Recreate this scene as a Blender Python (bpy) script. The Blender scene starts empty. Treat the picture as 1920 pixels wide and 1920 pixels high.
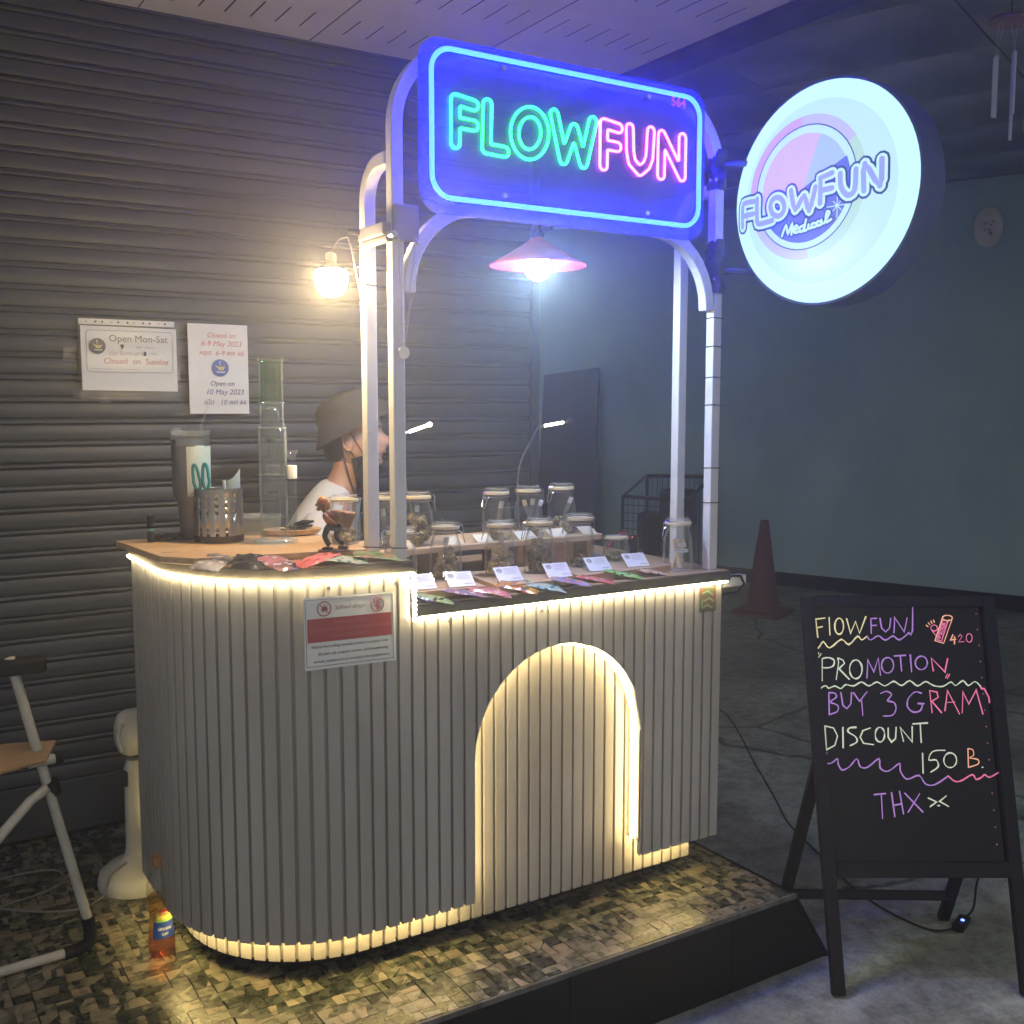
import bpy, bmesh, math, random
import numpy as np
from mathutils import Vector, Matrix, Quaternion, noise
R = math.radians
PI = math.pi
random.seed(7)
sc = bpy.context.scene
C = sc.collection

# ---------------------------------------------------------------- camera, world, light, exposure
cam = bpy.data.objects.new('camera', bpy.data.cameras.new('camera'))
C.objects.link(cam); sc.camera = cam
cam.data.sensor_width = 36.0
cam.data.lens = 37.125
cam.data.clip_start = 0.05; cam.data.clip_end = 200
PITCH = math.atan(200 / 1980.0)
cam.location = (0, 0, 1.4)
cam.rotation_euler = (PI / 2 - PITCH, 0, -R(32.0))

w = bpy.data.worlds.new('World'); sc.world = w; w.use_nodes = True
nt = w.node_tree
bg = nt.nodes['Background']
sky = nt.nodes.new('ShaderNodeTexSky'); sky.sky_type = 'NISHITA'; sky.sun_disc = False
sky.sun_elevation = R(62); sky.sun_rotation = R(198)
hsv = nt.nodes.new('ShaderNodeHueSaturation'); hsv.inputs['Saturation'].default_value = .03
nt.links.new(sky.outputs[0], hsv.inputs['Color']); nt.links.new(hsv.outputs[0], bg.inputs[0]); bg.inputs[1].default_value = 0.076

sun = bpy.data.objects.new('street_light_glow', bpy.data.lights.new('street_light_glow', 'SUN'))
C.objects.link(sun)
sun.data.energy = 3.0; sun.data.angle = R(7); sun.data.color = (1.0, 0.95, 0.84)
sun.rotation_euler = (R(28), 0, R(-18))     # from behind the camera, high up
sc.view_settings.view_transform = 'Standard'; sc.view_settings.look = 'None'
sc.view_settings.exposure = 0; sc.view_settings.gamma = 1
sc.view_settings.use_curve_mapping = False
sc.render.engine = 'CYCLES'
cy = sc.cycles
cy.use_denoising = True
cy.max_bounces = 8; cy.diffuse_bounces = 3; cy.glossy_bounces = 3; cy.transmission_bounces = 6
cy.transparent_max_bounces = 24; cy.volume_bounces = 0
cy.sample_clamp_indirect = 4.0; cy.sample_clamp_direct = 0
cy.caustics_reflective = False; cy.caustics_refractive = False

# ---------------------------------------------------------------- materials
MATS = {}
def mat(name, col=(.5, .5, .5), rough=.5, metal=0, spec=.5, var=0.0, scale=20, bump=0, bscale=None, col2=None,
        stretch=(1, 1, 1), emit=None, estr=0, objrand=0, coat=0, sheen=0, detail=4):
    if name in MATS: return MATS[name]
    m = bpy.data.materials.new(name); m.use_nodes = True; MATS[name] = m
    n = m.node_tree.nodes; l = m.node_tree.links; b = n['Principled BSDF']
    b.inputs['Base Color'].default_value = (*col, 1)
    b.inputs['Roughness'].default_value = rough; b.inputs['Metallic'].default_value = metal
    b.inputs['Specular IOR Level'].default_value = spec
    if coat: b.inputs['Coat Weight'].default_value = coat
    if sheen: b.inputs['Sheen Weight'].default_value = sheen
    if emit:
        b.inputs['Emission Color'].default_value = (*emit, 1); b.inputs['Emission Strength'].default_value = estr
    if var or bump or col2:
        tc = n.new('ShaderNodeTexCoord'); mp = n.new('ShaderNodeMapping'); mp.inputs['Scale'].default_value = stretch
        l.new(tc.outputs['Object'], mp.inputs[0])
        nz = n.new('ShaderNodeTexNoise'); nz.inputs['Scale'].default_value = scale; nz.inputs['Detail'].default_value = detail
        l.new(mp.outputs[0], nz.inputs[0])
        c2 = col2 or tuple(c * (1 - var) for c in col)
        c1 = col if col2 else tuple(min(1, c * (1 + var)) for c in col)
        rp = n.new('ShaderNodeValToRGB'); rp.color_ramp.elements[0].position = .35; rp.color_ramp.elements[1].position = .68
        rp.color_ramp.elements[0].color = (*c2, 1); rp.color_ramp.elements[1].color = (*c1, 1)
        l.new(nz.outputs['Fac'], rp.inputs[0])
        out = rp.outputs[0]
        if objrand:
            oi = n.new('ShaderNodeObjectInfo'); hs = n.new('ShaderNodeHueSaturation')
            mr = n.new('ShaderNodeMapRange'); mr.inputs['To Min'].default_value = 1 - objrand; mr.inputs['To Max'].default_value = 1 + objrand
            l.new(oi.outputs['Random'], mr.inputs[0]); l.new(mr.outputs[0], hs.inputs['Value']); l.new(out, hs.inputs['Color']); out = hs.outputs[0]
        l.new(out, b.inputs['Base Color'])
        if bump:
            bn = n.new('ShaderNodeTexNoise'); bn.inputs['Scale'].default_value = bscale or scale * 3; bn.inputs['Detail'].default_value = 6
            l.new(mp.outputs[0], bn.inputs[0])
            bp = n.new('ShaderNodeBump'); bp.inputs['Strength'].default_value = bump; bp.inputs['Distance'].default_value = .01
            l.new(bn.outputs['Fac'], bp.inputs['Height']); l.new(bp.outputs[0], b.inputs['Normal'])
            rr = n.new('ShaderNodeMapRange'); rr.inputs['To Min'].default_value = max(.02, rough - .12); rr.inputs['To Max'].default_value = min(1, rough + .12)
            l.new(nz.outputs['Fac'], rr.inputs[0]); l.new(rr.outputs[0], b.inputs['Roughness'])
    return m

def emat(name, col, s, base=None):
    if name in MATS: return MATS[name]
    m = bpy.data.materials.new(name); m.use_nodes = True; MATS[name] = m
    b = m.node_tree.nodes['Principled BSDF']
    b.inputs['Base Color'].default_value = (*(base or [min(.8, c) for c in col]), 1); b.inputs['Roughness'].default_value = .4
    b.inputs['Emission Color'].default_value = (*col, 1); b.inputs['Emission Strength'].default_value = s
    return m

def glassmat(name, tint=(.985, .99, .99), refl=.12, edge=.75, rough=.03, fog=0.0, fogc=(.8, .85, .9), rim_shine=0.0):
    """clear thin-walled glass: transparent with a fresnel reflection and, if asked, a little haze in it"""
    if name in MATS: return MATS[name]
    m = bpy.data.materials.new(name); m.use_nodes = True; MATS[name] = m
    n = m.node_tree.nodes; l = m.node_tree.links
    n.remove(n['Principled BSDF']); out = n['Material Output']
    tr = n.new('ShaderNodeBsdfTransparent'); tr.inputs[0].default_value = (*tint, 1)
    gl = n.new('ShaderNodeBsdfGlossy'); gl.inputs['Roughness'].default_value = rough
    lw = n.new('ShaderNodeLayerWeight'); lw.inputs[0].default_value = .5
    pw = n.new('ShaderNodeMath'); pw.operation = 'POWER'; pw.inputs[1].default_value = 4.5
    mr = n.new('ShaderNodeMapRange'); mr.inputs['To Min'].default_value = refl * .4; mr.inputs['To Max'].default_value = edge
    l.new(lw.outputs['Facing'], pw.inputs[0]); l.new(pw.outputs[0], mr.inputs[0])
    mx = n.new('ShaderNodeMixShader'); l.new(mr.outputs[0], mx.inputs[0]); l.new(tr.outputs[0], mx.inputs[1]); l.new(gl.outputs[0], mx.inputs[2])
    last = mx
    if rim_shine:      # pale diffuse rim painted in place of bright reflections along the glass edges
        p3 = n.new('ShaderNodeMath'); p3.operation = 'POWER'; p3.inputs[1].default_value = 5.0; l.new(lw.outputs['Facing'], p3.inputs[0])
        m3 = n.new('ShaderNodeMath'); m3.operation = 'MULTIPLY'; m3.inputs[1].default_value = rim_shine; l.new(p3.outputs[0], m3.inputs[0])
        d3 = n.new('ShaderNodeBsdfDiffuse'); d3.inputs[0].default_value = (.75, .78, .78, 1)
        x3 = n.new('ShaderNodeMixShader'); l.new(m3.outputs[0], x3.inputs[0]); l.new(last.outputs[0], x3.inputs[1]); l.new(d3.outputs[0], x3.inputs[2]); last = x3
    if fog:
        df = n.new('ShaderNodeBsdfDiffuse'); df.inputs[0].default_value = (*fogc, 1)
        tl = n.new('ShaderNodeBsdfTranslucent'); tl.inputs[0].default_value = (*fogc, 1)
        dm = n.new('ShaderNodeMixShader'); dm.inputs[0].default_value = .4; l.new(df.outputs[0], dm.inputs[1]); l.new(tl.outputs[0], dm.inputs[2])
        fx = n.new('ShaderNodeMixShader'); fx.inputs[0].default_value = fog
        l.new(last.outputs[0], fx.inputs[1]); l.new(dm.outputs[0], fx.inputs[2]); last = fx
    l.new(last.outputs[0], out.inputs[0])
    return m

# ---------------------------------------------------------------- mesh helpers
class MB:
    def __init__(s): s.v = []; s.f = []
    def add(s, vs, fs):
        o = len(s.v); s.v += [tuple(v) for v in vs]; s.f += [tuple(i + o for i in f) for f in fs]; return s
    def box(s, x0, x1, y0, y1, z0, z1, M=None):
        vs = [Vector(p) for p in ((x0, y0, z0), (x1, y0, z0), (x1, y1, z0), (x0, y1, z0), (x0, y0, z1), (x1, y0, z1), (x1, y1, z1), (x0, y1, z1))]
        if M: vs = [M @ v for v in vs]
        return s.add(vs, [(0, 3, 2, 1), (4, 5, 6, 7), (0, 1, 5, 4), (1, 2, 6, 5), (2, 3, 7, 6), (3, 0, 4, 7)])
    def cbox(s, c, d, M=None):
        return s.box(c[0] - d[0] / 2, c[0] + d[0] / 2, c[1] - d[1] / 2, c[1] + d[1] / 2, c[2] - d[2] / 2, c[2] + d[2] / 2, M)
    def prism(s, poly, a, b, ax='y'):
        """polygon extruded from a to b along axis; poly in the two other axes (x,z) for y, (x,y) for z, (y,z) for x"""
        n = len(poly)
        def P(p, t): return {'y': (p[0], t, p[1]), 'z': (p[0], p[1], t), 'x': (t, p[0], p[1])}[ax]
        vs = [P(p, a) for p in poly] + [P(p, b) for p in poly]
        return s.add(vs, [tuple(range(n)), tuple(range(2 * n - 1, n - 1, -1))] + [((i + 1) % n, i, i + n, (i + 1) % n + n) for i in range(n)])
    def tube(s, path, r, n=8, closed=False, up=None, twist=0, cap=True, sq=None):
        P = [Vector(p) for p in path]; m = len(P)
        if m < 2: return s
        rs = r if isinstance(r, (list, tuple)) else [r] * m
        T = []
        for i in range(m):
            if closed: t = P[(i + 1) % m] - P[i - 1]
            else: t = P[min(i + 1, m - 1)] - P[max(i - 1, 0)]
            T.append(t.normalized() if t.length > 1e-9 else Vector((0, 0, 1)))
        u = Vector(up) if up else (Vector((0, 0, 1)) if abs(T[0].z) < .9 else Vector((0, 1, 0)))
        u = (u - T[0] * u.dot(T[0])).normalized()
        vs = []
        for i in range(m):
            if i: u = T[i - 1].rotation_difference(T[i]) @ u
            u = (u - T[i] * u.dot(T[i])).normalized(); b = T[i].cross(u)
            k = 1.0
            if sq:
                for cu, cb in ((1, 1), (-1, 1), (-1, -1), (1, -1)): vs.append(P[i] + u * cu * sq + b * cb * sq)
            else:
                for j in range(n):
                    a = 2 * PI * j / n + twist; vs.append(P[i] + (u * math.cos(a) + b * math.sin(a)) * rs[i] * k)
        if sq: n = 4
        fs = []
        for i in range(m if closed else m - 1):
            for j in range(n):
                a, b2 = i * n, ((i + 1) % m) * n
                fs.append((a + j, a + (j + 1) % n, b2 + (j + 1) % n, b2 + j))
        if not closed and cap: fs += [tuple(range(n - 1, -1, -1)), tuple((m - 1) * n + j for j in range(n))]
        return s.add(vs, fs)
    def lathe(s, prof, n=24, c=(0, 0, 0), M=None, cap=True):
        vs = []
        for r, z in prof:
            for j in range(n):
                a = 2 * PI * j / n; v = Vector((c[0] + r * math.cos(a), c[1] + r * math.sin(a), c[2] + z)); vs.append(M @ v if M else v)
        fs = []
        for i in range(len(prof) - 1):
            for j in range(n): fs.append((i * n + j, i * n + (j + 1) % n, (i + 1) * n + (j + 1) % n, (i + 1) * n + j))
        if cap:
            if prof[0][0] > 1e-5: fs.append(tuple(range(n - 1, -1, -1)))
            if prof[-1][0] > 1e-5: fs.append(tuple((len(prof) - 1) * n + j for j in range(n)))
        return s.add(vs, fs)
    def ball(s, c, r, n=10, m=6, M=None):
        rr = r if isinstance(r, (tuple, list)) else (r, r, r)
        vs = []; fs = []
        for i in range(m + 1):
            t = PI * i / m
            for j in range(n):
                a = 2 * PI * j / n
                v = Vector((rr[0] * math.sin(t) * math.cos(a), rr[1] * math.sin(t) * math.sin(a), rr[2] * math.cos(t)))
                if M: v = M @ v
                vs.append(v + Vector(c))
        for i in range(m):
            for j in range(n): fs.append((i * n + j, (i + 1) * n + j, (i + 1) * n + (j + 1) % n, i * n + (j + 1) % n))
        return s.add(vs, fs)

WM = {}
def P_(o, **k):
    for a, b in k.items():
        if b is not None: o[a] = b
    return o
def thing(name, label, cat, loc=(0, 0, 0), rz=0, group=None, world=False):
    o = bpy.data.objects.new(name, None); C.objects.link(o); o.empty_display_size = .05
    o.location = loc; o.rotation_euler = (0, 0, rz)
    P_(o, label=label, category=cat, group=group)
    if world: WM[o.name] = (Matrix.Translation(loc) @ Matrix.Rotation(rz, 4, 'Z')).inverted()
    return o
def build(name, mb, m, parent=None, smooth=False, label=None, kind=None, bevel=0, cat=None, group=None, sub=0, ang=40, world=None):
    me = bpy.data.meshes.new(name); vs = mb.v
    if parent is not None and parent.name in WM:
        W = WM[parent.name]; vs = [W @ Vector(v) for v in vs]
    me.from_pydata([tuple(v) for v in vs], [], mb.f); me.validate(); 
    bm = bmesh.new(); bm.from_mesh(me); bmesh.ops.remove_doubles(bm, verts=bm.verts, dist=1e-6)
    bmesh.ops.recalc_face_normals(bm, faces=bm.faces); bm.to_mesh(me); bm.free()
    for mm in (m if isinstance(m, (list, tuple)) else [m]): me.materials.append(mm)
    o = bpy.data.objects.new(name, me); C.objects.link(o)
    if parent is not None:
        o.parent = parent
        if parent.name in WM: WM[o.name] = WM[parent.name]
    if smooth:
        me.shade_smooth()
        try:
            me.set_sharp_from_angle(angle=R(ang))
        except Exception: pass
    if bevel:
        b = o.modifiers.new('bevel', 'BEVEL'); b.width = bevel; b.segments = 2; b.limit_method = 'ANGLE'; b.angle_limit = R(50)
    if sub:
        b = o.modifiers.new('sub', 'SUBSURF'); b.levels = sub; b.render_levels = sub
    P_(o, label=label, kind=kind, category=cat, group=group)
    return o
def share(src, name, parent, loc=None, rot=None, scale=None, m=None):
    o = bpy.data.objects.new(name, src.data if hasattr(src, 'data') else src); C.objects.link(o); o.parent = parent
    if loc is not None: o.location = loc
    if rot is not None: o.rotation_euler = rot
    if scale is not None: o.scale = scale
    return o
def copy_tree(o, parent=None):
    c = o.copy(); C.objects.link(c); c.parent = parent
    for ch in [x for x in KIDS(o)]: copy_tree(ch, c)
    return c
def KIDS(o): return list(o.children)
FONTC = {}
def text(parent, s, size, origin, xd, yd, m, align='LEFT', name='lettering', shear=0, bold=0, spacing=1.0, outline=False):
    """flat print: xd/yd are the directions of the writing in the world"""
    cu = bpy.data.curves.new(name, 'FONT'); cu.body = s; cu.size = size; cu.align_x = align; cu.align_y = 'CENTER'
    cu.shear = shear; cu.offset = bold; cu.space_character = spacing; cu.resolution_u = 3
    t = bpy.data.objects.new(name, cu); C.objects.link(t)
    bpy.context.view_layer.update()
    me = bpy.data.meshes.new_from_object(t); bpy.data.objects.remove(t); bpy.data.curves.remove(cu)
    xd = Vector(xd).normalized(); yd = Vector(yd).normalized(); zd = xd.cross(yd)
    M = Matrix(((xd.x, yd.x, zd.x, origin[0]), (xd.y, yd.y, zd.y, origin[1]), (xd.z, yd.z, zd.z, origin[2]), (0, 0, 0, 1)))
    if parent is not None and parent.name in WM: M = WM[parent.name] @ M
    me.transform(M); me.materials.clear(); me.materials.append(m)
    o = bpy.data.objects.new(name, me); C.objects.link(o); o.parent = parent
    return o
def arc(cx, cz, r, a0, a1, n): return [(cx + r * math.cos(R(a0 + (a1 - a0) * i / n)), cz + r * math.sin(R(a0 + (a1 - a0) * i / n))) for i in range(n + 1)]
def rrect(x0, x1, z0, z1, r, n=6):
    return arc(x1 - r, z1 - r, r, 0, 90, n) + arc(x0 + r, z1 - r, r, 90, 180, n) + arc(x0 + r, z0 + r, r, 180, 270, n) + arc(x1 - r, z0 + r, r, 270, 360, n)
def smooth_path(p, k=4):
    """Catmull-Rom through the points"""
    out = []; n = len(p)
    for i in range(n - 1):
        a, b, c, d = [Vector(p[max(0, min(n - 1, i + j))]) for j in (-1, 0, 1, 2)]
        for t in range(k):
            t /= k; out.append(.5 * ((2 * b) + (c - a) * t + (2 * a - 5 * b + 4 * c - d) * t * t + (3 * b - a - 3 * c + d) * t ** 3))
    return out + [Vector(p[-1])]
def ribbon(mb, pts, hw, f, lift=0, wob=0):
    """a flat stroke with mitred joints and round ends; f maps (u, v, lift) to 3-D"""
    P = [Vector((p[0], p[1])) for p in pts]; m = len(P)
    L = []; Rr = []
    for i in range(m):
        d0 = (P[i] - P[i - 1]) if i else (P[1] - P[0]); d1 = (P[i + 1] - P[i]) if i < m - 1 else d0
        d0 = d0.normalized(); d1 = d1.normalized(); t = (d0 + d1)
        t = t.normalized() if t.length > .2 else d0
        k = min(1.12 if hw > .005 else 2, 1 / max(.5, abs(t.dot(d1)))); nn = Vector((-t.y, t.x)) * hw * k * (1 + wob * noise.noise(Vector((P[i].x * 90, P[i].y * 90, .3))))
        L.append(P[i] + nn); Rr.append(P[i] - nn)
    def cap(c, d, sgn):
        a0 = math.atan2(d.y, d.x) + (PI / 2 if sgn > 0 else -PI / 2)
        return [c + Vector((math.cos(a0 - PI * j / 5), math.sin(a0 - PI * j / 5))) * hw for j in range(1, 5)]
    d = (P[-1] - P[0 - 2]).normalized(); e = (P[1] - P[0]).normalized()
    vs = L + Rr; fs = [(i, i + 1, m + i + 1, m + i) for i in range(m - 1)]
    for c, dd, a, b, sg in ((P[-1], d, m - 1, 2 * m - 1, 1), (P[0], e, m, 0, -1)):
        cc = cap(c, dd, sg); s0 = len(vs); vs += cc
        fs.append(tuple([a] + list(range(s0, s0 + 4)) + [b]))
    mb.add([f(v.x, v.y, lift) for v in vs], fs)
    if hw > .005:
        for i in range(1, m - 1): mb.add([f(P[i].x + hw * math.cos(PI * q / 8), P[i].y + hw * math.sin(PI * q / 8), lift + .000012) for q in range(16)], [tuple(range(16))])

def contours(strokes, r, res=.0016):
    """outline at distance r round a set of strokes (marching squares on the distance field)"""
    pts = [p for s in strokes for p in s]
    x0 = min(p[0] for p in pts) - r * 2; x1 = max(p[0] for p in pts) + r * 2
    z0 = min(p[1] for p in pts) - r * 2; z1 = max(p[1] for p in pts) + r * 2
    nx = int((x1 - x0) / res) + 1; nz = int((z1 - z0) / res) + 1
    X, Z = np.meshgrid(x0 + np.arange(nx) * res, z0 + np.arange(nz) * res, indexing='ij')
    D = np.full(X.shape, 9.)
    for s in strokes:
        for a, b in zip(s[:-1], s[1:]):
            dx, dz = b[0] - a[0], b[1] - a[1]; q = dx * dx + dz * dz + 1e-12
            t = np.clip(((X - a[0]) * dx + (Z - a[1]) * dz) / q, 0, 1)
            D = np.minimum(D, np.hypot(X - a[0] - t * dx, Z - a[1] - t * dz))
    D -= r; seg = {}
    def ed(i, j, k):
        if k == 0: a, b = (i, j), (i + 1, j)
        elif k == 1: a, b = (i + 1, j), (i + 1, j + 1)
        elif k == 2: a, b = (i, j + 1), (i + 1, j + 1)
        else: a, b = (i, j), (i, j + 1)
        return (a, b)
    inside = D < 0
    S = inside[:-1, :-1].astype(int) + inside[1:, :-1] * 2 + inside[1:, 1:] * 4 + inside[:-1, 1:] * 8
    T = {1: [(3, 0)], 2: [(0, 1)], 3: [(3, 1)], 4: [(1, 2)], 5: [(3, 2), (1, 0)], 6: [(0, 2)], 7: [(3, 2)], 8: [(2, 3)], 9: [(2, 0)], 10: [(0, 3), (2, 1)], 11: [(2, 1)], 12: [(1, 3)], 13: [(1, 0)], 14: [(0, 3)]}
    for i, j in zip(*np.nonzero((S > 0) & (S < 15))):
        for a, b in T[int(S[i, j])]: 
            ea, eb = ed(i, j, a), ed(i, j, b); seg.setdefault(ea, []).append(eb); seg.setdefault(eb, []).append(ea)
    def pos(e):
        (a, b) = e; da, db = D[a], D[b]; t = da / (da - db)
        return (X[a] + (X[b] - X[a]) * t, Z[a] + (Z[b] - Z[a]) * t)
    loops = []; left = set(seg)
    while left:
        s = left.pop(); loop = [s]; cur = s
        while True:
            nx_ = [e for e in seg[cur] if e in left]
            if not nx_: break
            cur = nx_[0]; left.discard(cur); loop.append(cur)
        if len(loop) > 8:
            p = [Vector(pos(e)) for e in loop]
            for _ in range(3): p = [(p[i - 1] + p[i] * 2 + p[(i + 1) % len(p)]) / 4 for i in range(len(p))]
            loops.append(p[::2])
    return loops
NEON= [('g',[[(1.2392,2.0116),(1.2398,2.111),(1.2895,2.1046)],[(1.2395,2.0596),(1.2893,2.0583)]]),('g',[[(1.3267,2.1126),(1.3234,2.0105),(1.3744,2.0085)]]),('g',[[(1.491,2.0675),(1.4894,2.0805),(1.4849,2.0922),(1.4778,2.1017),(1.4685,2.1085),(1.4579,2.1121),(1.4465,2.1122),(1.4351,2.1088),(1.4246,2.1023),(1.4156,2.0931),(1.4087,2.0818),(1.4044,2.0691),(1.4029,2.0559),(1.4044,2.0431),(1.4087,2.0316),(1.4157,2.022),(1.4247,2.0151),(1.4353,2.0113),(1.4467,2.011),(1.4581,2.0141),(1.4688,2.0205),(1.478,2.0298),(1.485,2.0412),(1.4895,2.0541),(1.491,2.0675)]]),('g',[[(1.5185,2.1165),(1.5473,2.0114),(1.5793,2.09),(1.6088,2.0094),(1.6371,2.1152)]]),('p',[[(1.6719,2.0113),(1.6722,2.1156),(1.7193,2.1098)],[(1.6727,2.0639),(1.7156,2.0627)]]),('p',[[(1.7555,2.1147),(1.7571,2.0577),(1.764,2.0305),(1.7902,2.0109),(1.8123,2.0276),(1.8217,2.0487),(1.8258,2.1162)]]),('p',[[(1.8617,2.0087),(1.8629,2.112),(1.9344,2.0127),(1.9346,2.1132)]])]
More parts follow.
